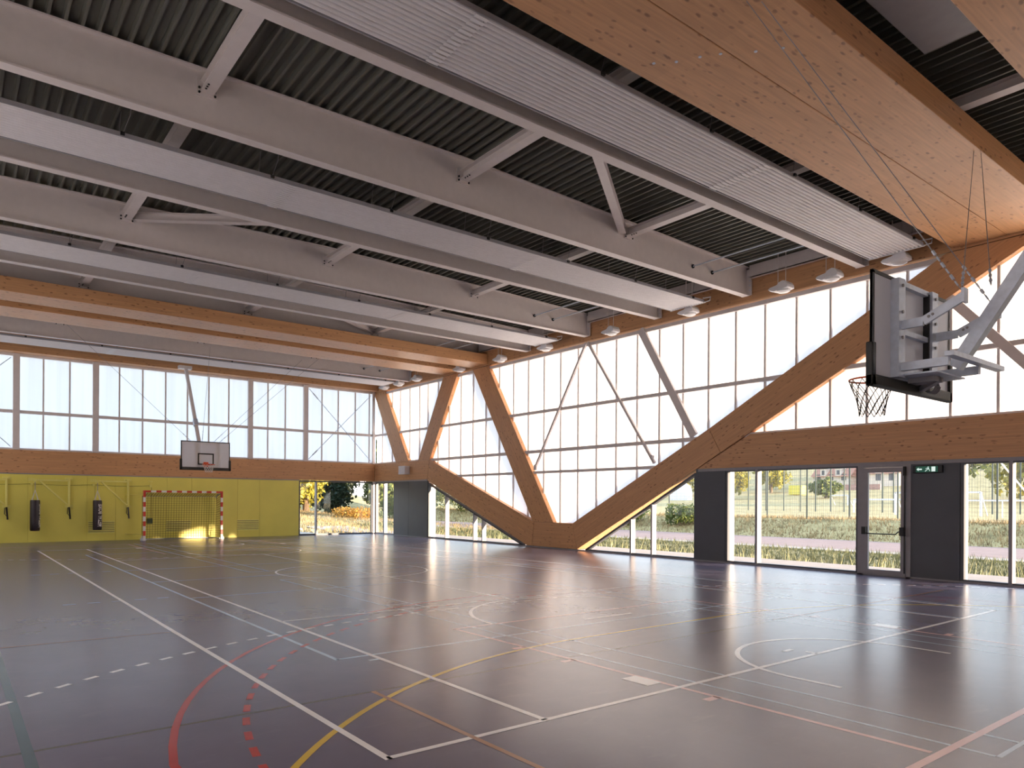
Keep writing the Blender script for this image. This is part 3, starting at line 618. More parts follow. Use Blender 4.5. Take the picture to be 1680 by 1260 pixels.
# --- exit sign
ex = thing('exit_sign', 'dark green exit sign with white arrow and running figure on the grey panel', 'sign', (26.72, -0.03, 2.50))
m = MB(); m.box(26.40, 27.02, -0.07, 0.0, 2.41, 2.58); m.build('sign_housing', BLACK, ex, bevel=0.01)
m = MB(); m.box(26.47, 26.93, -0.076, -0.071, 2.43, 2.56); pl = m.build('sign_plate', SIGNG, ex)
def flatpoly(mb, pts, y): mb.add([(26.47+px, y, 2.43+pz) for px, pz in pts], [tuple(range(len(pts)))])
m = MB(); yy = -0.0775
flatpoly(m, [(0.015, 0.065), (0.06, 0.105), (0.06, 0.08), (0.13, 0.08), (0.13, 0.05), (0.06, 0.05), (0.06, 0.025)], yy)
flatpoly(m, [(0.33, 0.012), (0.41, 0.012), (0.41, 0.12), (0.33, 0.12)], yy)
flatpoly(m, [(0.245, 0.07), (0.275, 0.068), (0.28, 0.095), (0.25, 0.10)], yy)
flatpoly(m, [(0.25, 0.105), (0.27, 0.103), (0.272, 0.122), (0.252, 0.124)], yy)
flatpoly(m, [(0.245, 0.07), (0.262, 0.07), (0.235, 0.04), (0.20, 0.012), (0.19, 0.022), (0.225, 0.048)], yy)
flatpoly(m, [(0.26, 0.07), (0.275, 0.07), (0.30, 0.045), (0.30, 0.02), (0.288, 0.02), (0.288, 0.04)], yy)
flatpoly(m, [(0.245, 0.09), (0.25, 0.10), (0.22, 0.088), (0.205, 0.07), (0.213, 0.065), (0.226, 0.08)], yy)
m.build('sign_pictogram', SIGNW, pl)
# ================================================================== SPORTS EQUIPMENT
# --- goal
G = thing('handball_goal', 'red and white striped handball goal with net in front of the lime wall', 'goal', (0.95, -9.45, 0)); gx, ga, gb, s8 = 0.95, -10.95, -7.95, 0.085
for y, sg in ((ga, -1), (gb, 1)):
    m = MB(); z = 0.0; k = 0; y0, y1 = (y-s8, y) if sg < 0 else (y, y+s8)
    hs = [0.2]*8+[0.2, 0.28]
    for i, h in enumerate(hs): m.box(gx-s8, gx, y0, y1, z, z+h, WHITE if i % 2 == 0 else REDP); z += h
    m.build('goal_post', None, G)
m = MB(); k = 0; segs = [0.28]+[0.188]*13+[0.278]; y = ga-s8+0.085
y = ga; tot = gb-ga; segs = [0.20]+[(tot-0.40)/13]*13+[0.20]
for i, h in enumerate(segs): m.box(gx-s8, gx, y, y+h, 2.0, 2.08, REDP if i % 2 == 0 else WHITE); y += h
m.build('crossbar', None, G)
m = MB()
for y in (ga+0.03, gb-0.03): m.tube([(gx-0.05, y, 0.03), (0.12, y, 0.03)], 0.02, 8); m.tube([(gx-0.05, y, 1.98), (0.55, y, 1.93), (0.30, y, 1.80)], 0.018, 8)
m.tube([(0.12, ga, 0.03), (0.12, gb, 0.03)], 0.02, 8); m.tube([(0.3, ga, 1.84), (0.3, gb, 1.84)], 0.012, 6)
m.build('goal_back_frame', GALV, G)
m = MB(); c_ = 0.0045
def cord(a, b): m.bar(a, b, c_*2, c_*2)
N = 29
for i in range(N+1):
    y = ga+(gb-ga)*i/N; cord((gx-0.05, y, 1.98), (0.32, y, 1.84)); cord((0.32, y, 1.84), (0.16, y, 0.04))
for i in range(19):
    t = i/18; z = 1.84-1.80*t; x = 0.32-0.16*t; cord((x, ga, z), (x, gb, z))
    for y in (ga, gb): cord((gx-0.06, y, 1.98*(1-t)+0.03*t), (x, y, z))
for i in range(7):
    x = gx-0.08-0.1*i
    for y in (ga, gb): cord((x, y, 0.03), (x, y, 1.98-0.14*i/6))
    z = 1.98-0.14*i/6; cord((x, ga, z), (x, gb, z))
m.build('goal_net', NETM, G)
m = MB()
for y in (ga-0.12, gb+0.1): m.box(gx-0.25, gx-0.05, y-0.04, y+0.04, 0.0, 0.10); m.tube([(gx-0.1, y, 0.10), (gx-0.1, y, 0.2)], 0.02, 8)
m.build('floor_clamps', GALV, G)
m = MB()
for z in (0.25, 1.9): m.tube([(gx-s8, ga-0.03, z), (0.35, ga-0.25, z), (0.03, ga-0.55, z)], 0.012, 6); m.lathe([(0.03, 0), (0.03, 0.05)], (0.0, ga-0.55, z), 8, ax='x')
m.build('wall_tie', LIMES, G)
# --- ventilation grilles
for i, (a, b) in enumerate(((-12.88, -11.94), (-9.95, -8.97), (-6.95, -5.98))):
    v = thing('ventilation_grille', ['lime wall grille half hidden by the right punching bag', 'lime wall grille seen through the goal net', 'lime wall grille in the open right of the goal'][i], 'grille', (0.0, (a+b)/2, 0.30), 'louvred grilles low on the lime wall')
    m = MB(); m.box(0.002, 0.006, a, b, 0.31, 0.80); m.build('dark_back', BLACK, v)
    m = MB()
    for k in range(7): z = 0.325+k*0.0745; m.box(0.003, 0.03, a-0.01, b+0.01, z-0.018, z+0.036)
    m.build('slats', LIMES, v)
# --- wall brackets, bags, straps, pulleys
def bracket(y, lab, bag=None):
    r_ = thing('bag_bracket', lab, 'bracket', (0.05, y, 1.42), 'lime swing brackets for punching bags'); yt = y-1.16; xt = 0.42
    m = MB(); m.tube([(0.10, y, 1.40), (0.10, y, 2.50)], 0.045, 10); m.build('pivot_tube', LIMES, r_)
    m = MB(); m.bar((0.10, y, 2.44), (xt, yt, 2.44), 0.06, 0.06); m.build('top_arm', LIMES, r_)
    m = MB(); m.bar((0.12, y-0.04, 1.46), (xt-0.05, yt+0.16, 2.40), 0.05, 0.055); m.build('diagonal_arm', LIMES, r_)
    m = MB()
    for z in (1.40, 2.50): m.box(0.004, 0.16, y-0.07, y+0.07, z-0.02, z+0.02); m.box(0.003, 0.015, y-0.14, y+0.14, z-0.06, z+0.06)
    m.build('wall_plates', LIMES, r_)
    m = MB(); m.box(xt-0.05, xt+0.05, yt-0.06, yt+0.04, 2.36, 2.47); m.build('tip_plate', LIMES, r_)
    m = MB(); m.bar((0.13, y+0.0, 1.38), (0.12, y+0.04, 0.90), 0.06, 0.02, (1, 0, 0)); m.tube([(0.15, y-0.05, 1.36), (0.15, y-0.06, 1.12), (0.14, y+0.0, 1.05)], 0.015, 6)
    tag(m.build('hanging_strap', BLACK), 'black strap hanging under the '+lab.split(',')[0], 'strap', 'black straps under the brackets')
    # pulley bracket and cord on the wall left of the tip
    pl = thing('wall_pulley', 'small wall pulley left of the tip of the '+lab.split(',')[0], 'pulley', (0.0, yt-0.08, 2.29), 'small pulleys along the pull cable')
    m = MB(); m.box(0.0, 0.08, yt-0.13, yt-0.04, 2.24, 2.33); m.box(0.0, 0.012, yt-0.2, yt+0.02, 2.40, 2.52); m.build('pulley_block', LIMES, pl)
    m = MB(); m.tube([(0.06, yt-0.04, 2.24), (0.06, yt-0.03, 1.0)], 0.006, 5); m.build('pull_cord', NETM, pl)
    m = MB(); m.box(0.0, 0.09, yt-0.10, yt+0.0, 0.78, 0.96); m.build('cord_cleat', GREENP, pl)
bracket(-11.46, 'right lime bag bracket, next to the goal'); bracket(-13.57, 'middle lime bag bracket, above the left punching bag'); bracket(-15.62, 'left lime bag bracket, cut by the photo edge')
pl = thing('wall_pulley', 'end pulley above the left post of the goal with a green cleat below', 'pulley', (0.0, -10.6, 2.29), 'small pulleys along the pull cable')
m = MB(); m.box(0.0, 0.08, -10.64, -10.55, 2.22, 2.33); m.box(0.0, 0.012, -10.68, -10.5, 2.45, 2.49); m.tube([(0.05, -10.59, 2.33), (0.05, -10.59, 2.46)], 0.008, 5); m.build('pulley_block', LIMES, pl)
m = MB(); m.tube([(0.05, -10.55, 2.22), (0.05, -10.55, 0.9)], 0.008, 5); m.build('pull_cord', NETM, pl)
m = MB(); m.box(0.0, 0.12, -10.72, -10.52, 0.68, 0.90); m.build('cord_cleat', GREENP, pl, bevel=0.01)
for a, b, q in ((-12.70, -10.6, 'right'), (-14.80, -12.74, 'middle'), (-17.0, -14.84, 'left')):
    m = MB(); m.tube([(0.06, a+(b-a)*t, 2.29+0.02*q.count('z')-0.10*math.sin(PI*t)*0.4) for t in [i/10 for i in range(11)]], 0.007, 5); tag(m.build('pull_cable', NETM), '%s stretch of the thin sagging cable along the lime wall' % q, 'cable')
def text_mesh(txt, size):
    cu = bpy.data.curves.new('lettering', 'FONT'); cu.body = txt; cu.size = size; cu.extrude = 0.0; cu.align_x = 'CENTER'; cu.align_y = 'CENTER'; cu.offset = 0.006
    o = bpy.data.objects.new('lettering', cu); COL.objects.link(o); dg_ = bpy.context.evaluated_depsgraph_get(); me = bpy.data.meshes.new_from_object(o.evaluated_get(dg_)); bpy.data.objects.remove(o)
    bm = bmesh.new(); bm.from_mesh(me); bmesh.ops.triangulate(bm, faces=bm.faces); bmesh.ops.subdivide_edges(bm, edges=bm.edges, cuts=1); bmesh.ops.triangulate(bm, faces=bm.faces)
    vs = [v.co.copy() for v in bm.verts]; bm.verts.index_update(); fs = [tuple(v.index for v in f.verts) for f in bm.faces]; bm.free(); return vs, fs
TV, TF = text_mesh('METAL BOXE', 0.235)
mx_ = max(abs(v.x) for v in TV)
def bag(yc, az, lab):
    xc, R_ = 0.42, 0.165; b = thing('punching_bag', lab, 'punching bag', (xc, yc, 0.46), 'black punching bags')
    m = MB(); m.lathe([(0.0, 0.46), (R_*0.9, 0.465), (R_, 0.50), (R_*1.02, 0.8), (R_, 1.2), (R_, 1.61), (R_*0.93, 1.655), (0.0, 1.66)], (xc, yc, 0), 32); m.build('bag_body', BLACKV, b)
    vs = []
    for v in TV:
        z = 1.05+v.x/mx_*0.46; k_ = 1.0+0.35*max(0, -v.x/mx_)**2; a = az+(-v.y*k_)/R_; vs.append((xc+(R_*1.02+0.003)*math.cos(a), yc+(R_*1.02+0.003)*math.sin(a), z))
    m = MB(); m.add(vs, TF); m.build('white_lettering', WHITE, b, smooth=False)
    m = MB()
    for k in range(4): a = PI/4+k*PI/2; m.tube([(xc+0.14*math.cos(a), yc+0.14*math.sin(a), 1.65), (xc, yc, 2.05)], 0.010, 6)
    m.build('suspension_straps', NETW, b)
    m = MB(); m.tube([(xc, yc, 2.05), (xc, yc, 2.37)], 0.012, 6); m.build('chain', GREYM, b)
bag(-12.62, math.radians(38), 'right black punching bag with white lettering facing out, in front of a grille')
bag(-14.73, math.radians(78), 'left black punching bag with lettering turned to its right edge')

# --- basketball hoops: local frame, +x towards the court
def hoop(loc, flip, lab, net_mat, big_):
    H = thing('basketball_hoop', lab, 'basketball hoop', (0, 0, 0), 'ceiling hung basketball hoops'); bx = -0.40
    m = MB(); m.box(bx-0.02, bx, -0.9, 0.9, 2.90, 3.95); bd = m.build('backboard', BOARDM, H)
    m = MB()
    for (y0, y1, z0, z1) in ((-0.9, 0.9, 3.92, 3.955), (-0.9, -0.865, 2.9, 3.95), (0.865, 0.9, 2.9, 3.95), (-0.9, 0.9, 2.895, 2.93)): m.box(bx-0.026, bx+0.004, y0, y1, z0, z1)
    for (y0, y1, z0, z1) in ((-0.295, 0.295, 3.45, 3.5), (-0.295, -0.245, 3.05, 3.5), (0.245, 0.295, 3.05, 3.5), (-0.295, 0.295, 3.05, 3.10)): m.box(bx, bx+0.003, y0, y1, z0, z1)
    m.build('black_border_lines', BLACK, bd)
    m = MB(); m.box(bx-0.045, bx+0.025, -0.94, 0.94, 2.84, 2.955); m.box(bx-0.045, bx+0.025, -0.94, -0.855, 2.84, 3.26); m.box(bx-0.045, bx+0.025, 0.855, 0.94, 2.84, 3.26); m.build('edge_padding', BLACK, H, bevel=0.015)
    m = MB(); m.tube([(0.225*math.cos(t), 0.225*math.sin(t), 3.05) for t in [2*PI*i/32 for i in range(32)]], 0.010, 8, closed=True); rim = m.build('rim', ORANGE, H)
    m = MB(); m.box(bx, -0.22, -0.09, 0.09, 3.035, 3.05); m.box(bx+0.003, bx+0.02, -0.09, 0.09, 2.98, 3.16); m.bar((bx+0.01, -0.08, 2.98), (-0.2, -0.14, 3.04), 0.01, 0.02); m.bar((bx+0.01, 0.08, 2.98), (-0.2, 0.14, 3.04), 0.01, 0.02); m.build('rim_bracket', ORANGE, rim)
    m = MB(); Nn = 12; rows = [(0.225, 3.04), (0.20, 2.96), (0.165, 2.88), (0.145, 2.80), (0.13, 2.72), (0.125, 2.66)]
    if not big_: rows = [(q, 3.04-(3.04-z_)*0.75) for q, z_ in rows]
    for i in range(len(rows)-1):
        (r0_, z0), (r1_, z1) = rows[i], rows[i+1]
        for k in range(Nn):
            a = 2*PI*(k+0.5*(i % 2))/Nn
            for dd in (0.5, -0.5):
                b_ = a+dd*2*PI/Nn; m.tube([(r0_*math.cos(a), r0_*math.sin(a), z0), (r1_*math.cos(b_), r1_*math.sin(b_), z1)], 0.0045 if big_ else 0.006, 4)
    m.build('hoop_net', net_mat, H)
    # frame behind the board
    m = MB()
    for y in (0.45, -0.32): m.box(bx-0.10, bx-0.02, y-0.07, y+0.07, 2.96, 3.93)
    m.box(bx-0.07, bx-0.02, -0.30, 0.40, 3.88, 3.93); m.box(bx-0.07, bx-0.02, -0.30, 0.40, 3.40, 3.45); m.box(bx-0.07, bx-0.02, -0.30, 0.40, 3.0, 3.08)
    fr = m.build('board_frame', GALV, H)
    for y in (0.45, -0.32):
        for z in (3.05, 3.35, 3.6, 3.86): m = MB(); m.lathe([(0.016, -0.014), (0.016, 0.0)], (bx-0.10, y, z), 8, ax='x'); m.build('bolt', GREYM, fr)
    m = MB(); m.box(bx-0.075, bx-0.021, -0.25, -0.22, 3.0, 3.9); m.build('black_rod', BLACK, H)
    for y in (0.45, -0.36):
        m = MB(); P = [(bx-0.08, y, 3.47), (bx-0.30, y*1.02, 3.47), (bx-0.65, y*1.05, 3.63)]
        m.bar(P[0], P[1], 0.03, 0.085); m.bar(P[1], P[2], 0.03, 0.085); m.box(bx-0.67, bx-0.645, y*1.05-0.05, y*1.05+0.05, 3.57, 3.70); arm_ = m.build('side_arm', GALV, H)
        for k in (0.15, 0.25, 0.8): m = MB(); m.lathe([(0.014, -0.02), (0.014, 0.02)], (bx-0.30-0.35*k, y*1.03, 3.48+0.15*k), 8, ax='y'); m.build('bolt', GREYM, arm_)
    # carriage at the foot of the mast and rim spring
    m = MB(); m.box(bx-0.52, bx-0.02, 0.41, 0.47, 3.02, 3.10); m.box(bx-0.52, bx-0.02, -0.33, -0.27, 3.02, 3.10); m.box(bx-0.58, bx-0.50, -0.80, 0.50, 3.10, 3.145); m.box(bx-0.40, bx-0.02, -0.27, 0.41, 2.98, 2.995); m.build('lower_carriage', GALV, H)
    m = MB(); m.box(bx-0.30, bx-0.05, 0.0, 0.20, 2.93, 2.98); m.bar((bx-0.3, 0.1, 2.95), (bx-0.06, -0.1, 2.9), 0.05, 0.05); m.build('rim_mount', GREYM, H)
    m = MB(); m.tube([(bx-0.12+0.055*math.cos(t), -0.12-0.012*i/4, 2.92+0.055*math.sin(t)) for i, t in enumerate([2*PI*q_/10 for q_ in range(52)])], 0.008, 5); m.build('rim_spring', GREYM, H)
    # mast
    a = Vector((bx-0.42, 0.02, 3.06)); b = Vector((-3.6, 0.02, 7.30)); t = (b-a).normalized()
    m = MB(); m.bar(a, b, 0.115, 0.115); mast = m.build('mast', GALV if big_ else STEEL, H)
    m = MB(); q = a+t*1.95; m.bar(q, q+t*0.3, 0.16, 0.16); m.build('mast_collar', GALV, mast)
    nrm = t.cross(Vector((0, 1, 0))).normalized(); nrm = nrm if nrm.z > 0 else -nrm
    m = MB(); c0 = a+t*0.55
    for k in range(24): q = c0+t*0.042*k+Vector((0, -0.062, 0)); m.bar(q, q+t*0.03+nrm*0.012*(-1)**k, 0.014, 0.014)
    m.bar(c0-t*0.06+Vector((0, -0.06, 0)), c0+t*1.6+Vector((0, -0.06, 0)), 0.01, 0.03); m.build('chain', GREYM, mast)
    m = MB(); m.box(-3.75, -3.45, -0.25, 0.25, 7.20, 7.33); m.build('ceiling_hinge', STEEL, H)
    # stay wires with turnbuckles
    near_w = (((bx-0.62, 0.45, 3.70), (1.03, 0.81, 7.33)), ((bx-0.60, -0.36, 3.72), (0.93, 0.67, 7.33)), ((bx-0.62, 0.43, 3.72), (0.77, -5.0, 7.33)), ((bx-0.72, 0.02, 3.80), (0.72, -5.15, 7.33)))
    far_w = (((bx-0.1, -0.5, 3.93), (1.58, -4.82, 7.33)), ((bx-0.1, 0.5, 3.93), (1.53, 3.73, 7.33)), ((bx-0.15, -0.1, 3.93), (1.1, -0.27, 7.33)), ((bx-0.15, 0.3, 3.93), (0.9, 3.3, 7.33)))
    for (p_, q_) in (near_w if big_ else far_w):
        p_, q_ = Vector(p_), Vector(q_); tt = (q_-p_).normalized(); wr = MB(); wr.tube([p_, q_], 0.005 if big_ else 0.006, 5); wo = wr.build('stay_wire', GREYM, H)
        m = MB()
        for k in range(6): c_0 = p_+tt*(0.05+0.075*k); m.tube([c_0, c_0+tt*0.05], 0.015 if k % 2 else 0.009, 6)
        m.build('turnbuckle', GALV, wo)
    H.location = loc; H.rotation_euler = (0, 0, PI if flip else 0)
    return H
hoop((4.95, CY, 0), False, 'far white basketball backboard with red rim hanging in front of the lime wall glazing', NETW, False)
hoop((29.93, CY, 0), True, 'near basketball backboard seen from behind with steel frame and mast', NETD, True)
# ================================================================== OUTSIDE
HY = [-60, 3.2, 5.2, 8.0, 10, 17.5, 20.6, 45, 70, 90, 120, 200, 300]
HZ = [-0.08, -0.08, -0.42, -0.14, -0.10, -0.10, 0.82, 0.95, 1.4, 2.3, 4.6, 14, 24]
def gz(x, y):
    z = float(np.interp(y, HY, HZ))
    if x < -8: z += min(1.9, (-8-x)*0.055)*min(1, max(0, (13-y)/7.0))
    if x < -42: z += min(9.0, (-42-x)*0.16)*min(1, max(0, (34-y)/12.0))
    return z
m = MB(); gx_ = list(np.concatenate([np.arange(-160, -40, 8), np.arange(-40, 46, 2.0), np.arange(46, 120, 10)])); gy_ = list(np.concatenate([np.arange(-60, 0, 6), np.arange(0.45, 24, 0.7), np.arange(24, 60, 4), np.arange(60, 300, 12)]))
rr = random.Random(3)
vs = [(x, y, gz(x, y)-0.02+(rr.uniform(-0.05, 0.05) if (y > 17.6 or 3.6 < y < 9) else 0)-(0.3 if (-1.0 < x < LX+1 and y < 1) else 0)) for y in gy_ for x in gx_]; nx = len(gx_)
m.add(vs, [(j*nx+i, j*nx+i+1, (j+1)*nx+i+1, (j+1)*nx+i) for j in range(len(gy_)-1) for i in range(nx-1)]); struct(m.build('meadow_ground', SOIL, smooth=True), 'dry grassy ground outside the hall', 'ground')
def strip(name, mat, y0, y1, lab, dz, x0=-45, x1=60, slope=0.0):
    m = MB(); xs = list(np.arange(x0, x1+0.1, 2.5)); N_ = 8
    vs = [(x, y0+(y1-y0)*j/N_+slope*(x-15), gz(x, y0+(y1-y0)*j/N_)+dz) for x in xs for j in range(N_+1)]
    m.add(vs, [(i*(N_+1)+j, (i+1)*(N_+1)+j, (i+1)*(N_+1)+j+1, i*(N_+1)+j+1) for i in range(len(xs)-1) for j in range(N_)]); return struct(m.build(name, mat), lab, name.split('_')[-1])
strip('concrete_apron', CONC, 0.3, 3.5, 'pale concrete apron along the outside of the truss wall', 0.02, -10, 45)
strip('gravel_verge', CONC, 9.3, 10.3, 'pale gravel verge before the outdoor path', 0.012)
strip('asphalt_path', ROADM, 10.3, 17.0, 'pinkish asphalt path outside the windows', 0.016)
m = MB(); m.box(-9, -0.36, -14, -1.9, -0.3, -0.05); struct(m.build('corner_paving', CONC), 'pale paving outside the corner window', 'paving')
def blades(name, mat, n, x0, x1, y0, y1, h0, h1, w, lab, dens=None):
    X = RNG.uniform(x0, x1, n); Y = RNG.uniform(y0, y1, n); h = RNG.uniform(h0, h1, n)*(0.5+RNG.random(n)); a = RNG.uniform(0, PI, n); lx = RNG.normal(0, 0.25, n)*h; ly = RNG.normal(0, 0.25, n)*h
    Z = np.array([gz(x, y) for x, y in zip(X, Y)])-0.03
    v = np.zeros((n*3, 3)); v[0::3] = np.stack([X-w*np.cos(a), Y-w*np.sin(a), Z], 1); v[1::3] = np.stack([X+w*np.cos(a), Y+w*np.sin(a), Z], 1); v[2::3] = np.stack([X+lx, Y+ly, Z+h], 1)
    me = bpy.data.meshes.new(name); me.from_pydata(v.tolist(), [], np.arange(n*3).reshape(n, 3).tolist()); me.materials.append(mat); o = bpy.data.objects.new(name, me); COL.objects.link(o)
    return tag(o, lab, 'grass', None, 'stuff')
blades('ditch_grass', GRASSG, 30000, -14, 36, 5.0, 9.2, 0.06, 0.22, 0.02, 'green grass in the ditch strip outside the lower windows')
blades('weed_stems', WEED, 800, -10, 36, 3.6, 5.0, 0.2, 0.55, 0.016, 'pale tall weeds at the near edge of the ditch')
blades('bank_grass', GRASSD, 26000, -30, 32, 17.2, 23.0, 0.06, 0.24, 0.025, 'dry brown grass on the bank below the mesh fence')
blades('slope_grass', GRASSD, 16000, -40, -1.0, -1.7, 13, 0.08, 0.26, 0.03, 'golden dry grass on the slope beyond the corner window')
def foliage(name, mat, blobs, n, s, lab, cat, trunk=None, group=None, leafname='foliage'):
    base = blobs[0]; bx, by = base[0], base[1]; r_ = thing(name, lab, cat, (bx, by, gz(bx, by)), group)
    tot = sum(b[3]*b[4]*b[5] for b in blobs); V = []; 
    for (x, y, z, a, b, c) in blobs:
        k = max(30, int(n*a*b*c/tot)); d_ = RNG.normal(size=(k, 3)); d_ /= np.linalg.norm(d_, axis=1)[:, None]; rad = RNG.uniform(0.55, 1.0, k)[:, None]*(1+0.25*np.sin(5*d_[:, :1]+3*d_[:, 1:2]+x))
        c_ = np.array([x, y, z])+d_*rad*np.array([a, b, c]); t1 = RNG.normal(size=(k, 3)); t1 /= np.linalg.norm(t1, axis=1)[:, None]; t2 = np.cross(t1, RNG.normal(size=(k, 3))); t2 /= np.linalg.norm(t2, axis=1)[:, None]
        ss = s*RNG.uniform(0.6, 1.4, k)[:, None]; q = np.stack([c_-t1*ss, c_-t2*ss*0.6, c_+t1*ss, c_+t2*ss*0.6], 1); V.append(q.reshape(-1, 3))
    V = np.concatenate(V)-np.array(r_['_org']); me = bpy.data.meshes.new(leafname); me.from_pydata(V.tolist(), [], np.arange(len(V)).reshape(-1, 4).tolist()); me.materials.append(mat); o = bpy.data.objects.new(leafname, me); COL.objects.link(o); o.parent = r_
    if trunk:
        m = MB(); g0 = gz(bx, by); m.tube([(bx, by, g0-0.2), (bx+0.1, by, g0+trunk[1]*0.5), (bx-0.1, by+0.1, g0+trunk[1])], [trunk[0], trunk[0]*0.8, trunk[0]*0.5], 8); m.build('trunk', TRUNK, r_)
    return r_
def tree(x, y, h, w, mat, lab, n=1500, s=0.22, low=0.25, group='trees outside'):
    g = gz(x, y); rr_ = random.Random(int(x*31+y*17)); bl = [(x, y, g+h*0.55, w*0.6, w*0.6, h*0.42)]
    for k in range(6): a = k*PI/3+rr_.random(); bl.append((x+w*0.5*math.cos(a), y+w*0.5*math.sin(a), g+h*(low+0.15+0.5*rr_.random()), w*0.42, w*0.42, h*0.22))
    return foliage('tree', mat, bl, n, s, lab, 'tree', (w*0.06+0.05, h*0.6), group)
# trees and shrubs beyond the corner window
tree(-26, 4.5, 7.5, 4.0, LEAFY, 'golden green tree beyond the left part of the corner window', 7800, 0.2, 0.1)
tree(-30, 8.5, 8.0, 4.5, LEAFY, 'broad golden tree behind the corner window mullion', 7800, 0.22, 0.1)
tree(-40, 15.0, 10, 3.6, LEAFD, 'dark green tree in the middle of the corner view', 7200, 0.22, 0.0)
tree(-37, 20.5, 9, 3.2, LEAFG, 'mid green tree right of the dark one beyond the corner', 6000, 0.2, 0.05)
tree(-46, 8, 11, 5, LEAFG, 'tall green tree behind the golden trees of the corner view', 6600, 0.26, 0.1)
tree(-32, -1.5, 8, 4.5, LEAFY, 'golden tree at the left edge of the corner view', 4800, 0.24, 0.1)
tree(-30, 17.0, 7.0, 2.6, LEAFG, 'green tree seen through the narrow corner window', 6000, 0.2, 0.02)
tree(-34, 23.5, 6.5, 3.0, LEAFS, 'pale green tree left of the wide grey panel', 6000, 0.2, 0.02)
def bush(x, y, w, h, mat, lab, n=900, s=0.10):
    g = gz(x, y); rr_ = random.Random(int(x*13+y*7)); bl = [(x, y, g+h*0.45, w, w*0.7, h*0.55)]+[(x+w*rr_.uniform(-0.7, 0.7), y+w*rr_.uniform(-0.5, 0.5), g+h*rr_.uniform(0.3, 0.7), w*0.5, w*0.45, h*0.4) for _ in range(4)]
    return foliage('bush', mat, bl, n, s, lab, 'bush', None, 'bushes outside')
bush(-20, 8.6, 2.2, 0.9, LEAFO, 'orange brown bush on the slope beyond the corner window', 1400)
bush(-24, 12.5, 1.4, 1.0, LEAFS, 'pale bush right of the orange one beyond the corner')
bush(-28, 22.5, 4.0, 4.2, LEAFS, 'pale shrub just right of the wide grey panel', 3600, 0.14)
bush(-21.5, 21.5, 3.0, 3.0, LEAFG, 'large green shrub in the middle of the wedge under the descending timber', 3200, 0.13)
bush(-16, 21.0, 2.4, 2.2, LEAFY, 'yellow green shrub towards the low tip of the wedge under the descending timber', 2600, 0.12)
bush(0.2, 18.8, 1.7, 1.5, LEAFG, 'low green shrub by the path under the rising timber', 1500, 0.10)
bush(-1.6, 18.8, 1.2, 1.1, LEAFY, 'small yellow shrub at the low tip of the rising window wedge', 900, 0.10)
bush(4.6, 19.2, 1.5, 1.2, LEAFG, 'low rounded green shrub beside the narrow grey panel', 1400, 0.10)
# far trees and houses
for x, y, h, w, mt, lab in ((-39.5, 88, 8, 3.6, LEAFY, 'yellow green tree at the left edge of the wide window'), (-51, 118, 9, 4.2, LEAFS, 'grey green tree with haze in its leaf colour behind the mullion of the wide window'), (-44.5, 108, 8.5, 4.2, LEAFY, 'bushy yellow green tree in the middle of the wide window'), (-46, 142, 13, 6, LEAFS, 'tall tree paled by painted haze left of the far house'), (-58, 100, 10, 5, LEAFY, 'yellow tree far left behind the narrow grey panel'), (-72, 110, 10, 6, LEAFY, 'tree far behind the white tank'), (-25, 92, 3.2, 2.6, LEAFG, 'low round tree in front of the brick wall'), (-4.5, 88, 11, 5.5, LEAFG, 'large tree beyond the right window, left part'), (5.5, 82, 10, 5.5, LEAFY, 'large yellow green tree beyond the right window'), (16, 80, 12, 6, LEAFG, 'tree beyond the right edge of the photo'), (-14, 104, 7, 4.5, LEAFS, 'grey green tree behind the exit door')):
    tree(x, y, h, w, mt, lab, 1500, 0.42, 0.1, 'distant trees')  # distance haze is put into the paler leaf colour of some trees
def house(x, y, wx, wy, hw, hr, lab, dorm=2):
    g = gz(x, y)-1.0; h_ = thing('house', lab, 'house', (x, y, g), 'distant houses')
    m = MB(); m.box(x-wx/2, x+wx/2, y-wy/2, y+wy/2, g, g+hw+1); m.build('walls', RENDERW, h_)
    z = g+hw+1; m = MB(); m.add([(x-wx/2-.3, y-wy/2-.4, z-.1), (x+wx/2+.3, y-wy/2-.4, z-.1), (x+wx/2+.3, y+wy/2+.4, z-.1), (x-wx/2-.3, y+wy/2+.4, z-.1), (x-wx/2-.3, y, z+hr), (x+wx/2+.3, y, z+hr)], [(0, 1, 5, 4), (2, 3, 4, 5), (0, 4, 3), (1, 2, 5), (3, 2, 1, 0)]); m.build('roof', TILE, h_)
    for k in range(dorm):
        dx = x-wx/2+wx*(k+0.75)/(dorm+0.5); m = MB(); m.box(dx-.6, dx+.6, y-wy/2-.2, y-wy/4, z, z+1.5); m.add([(dx-.75, y-wy/2-.3, z+1.5), (dx+.75, y-wy/2-.3, z+1.5), (dx, y-wy/2-.3, z+2.1), (dx-.75, y-wy/4, z+1.5), (dx+.75, y-wy/4, z+1.5), (dx, y-wy/4, z+2.1)], [(0, 1, 2), (0, 2, 5, 3), (1, 4, 5, 2), (3, 5, 4)]); d_ = m.build('dormer', RENDERW, h_)
        m = MB(); m.box(dx-.3, dx+.3, y-wy/2-.23, y-wy/2-.19, z+.3, z+1.2); m.build('pane', DARKM, d_)
    for k in range(3):
        dx = x-wx/2+wx*(k+0.5)/3; m = MB(); m.box(dx-.5, dx+.5, y-wy/2-.03, y-wy/2+.02, g+1.6, g+2.9); m.build('window', DARKM, h_)
house(-42, 130, 8, 8, 1.5, 3.4, 'cream house with dormers and red tiled roof seen left of the exit door')
house(-31.5, 128, 7.5, 8, 2.0, 2.6, 'small red roofed house seen through the exit door', 1)
house(-40, 152, 16, 9, 3, 4, 'large red roofed house highest on the far hill', 0)
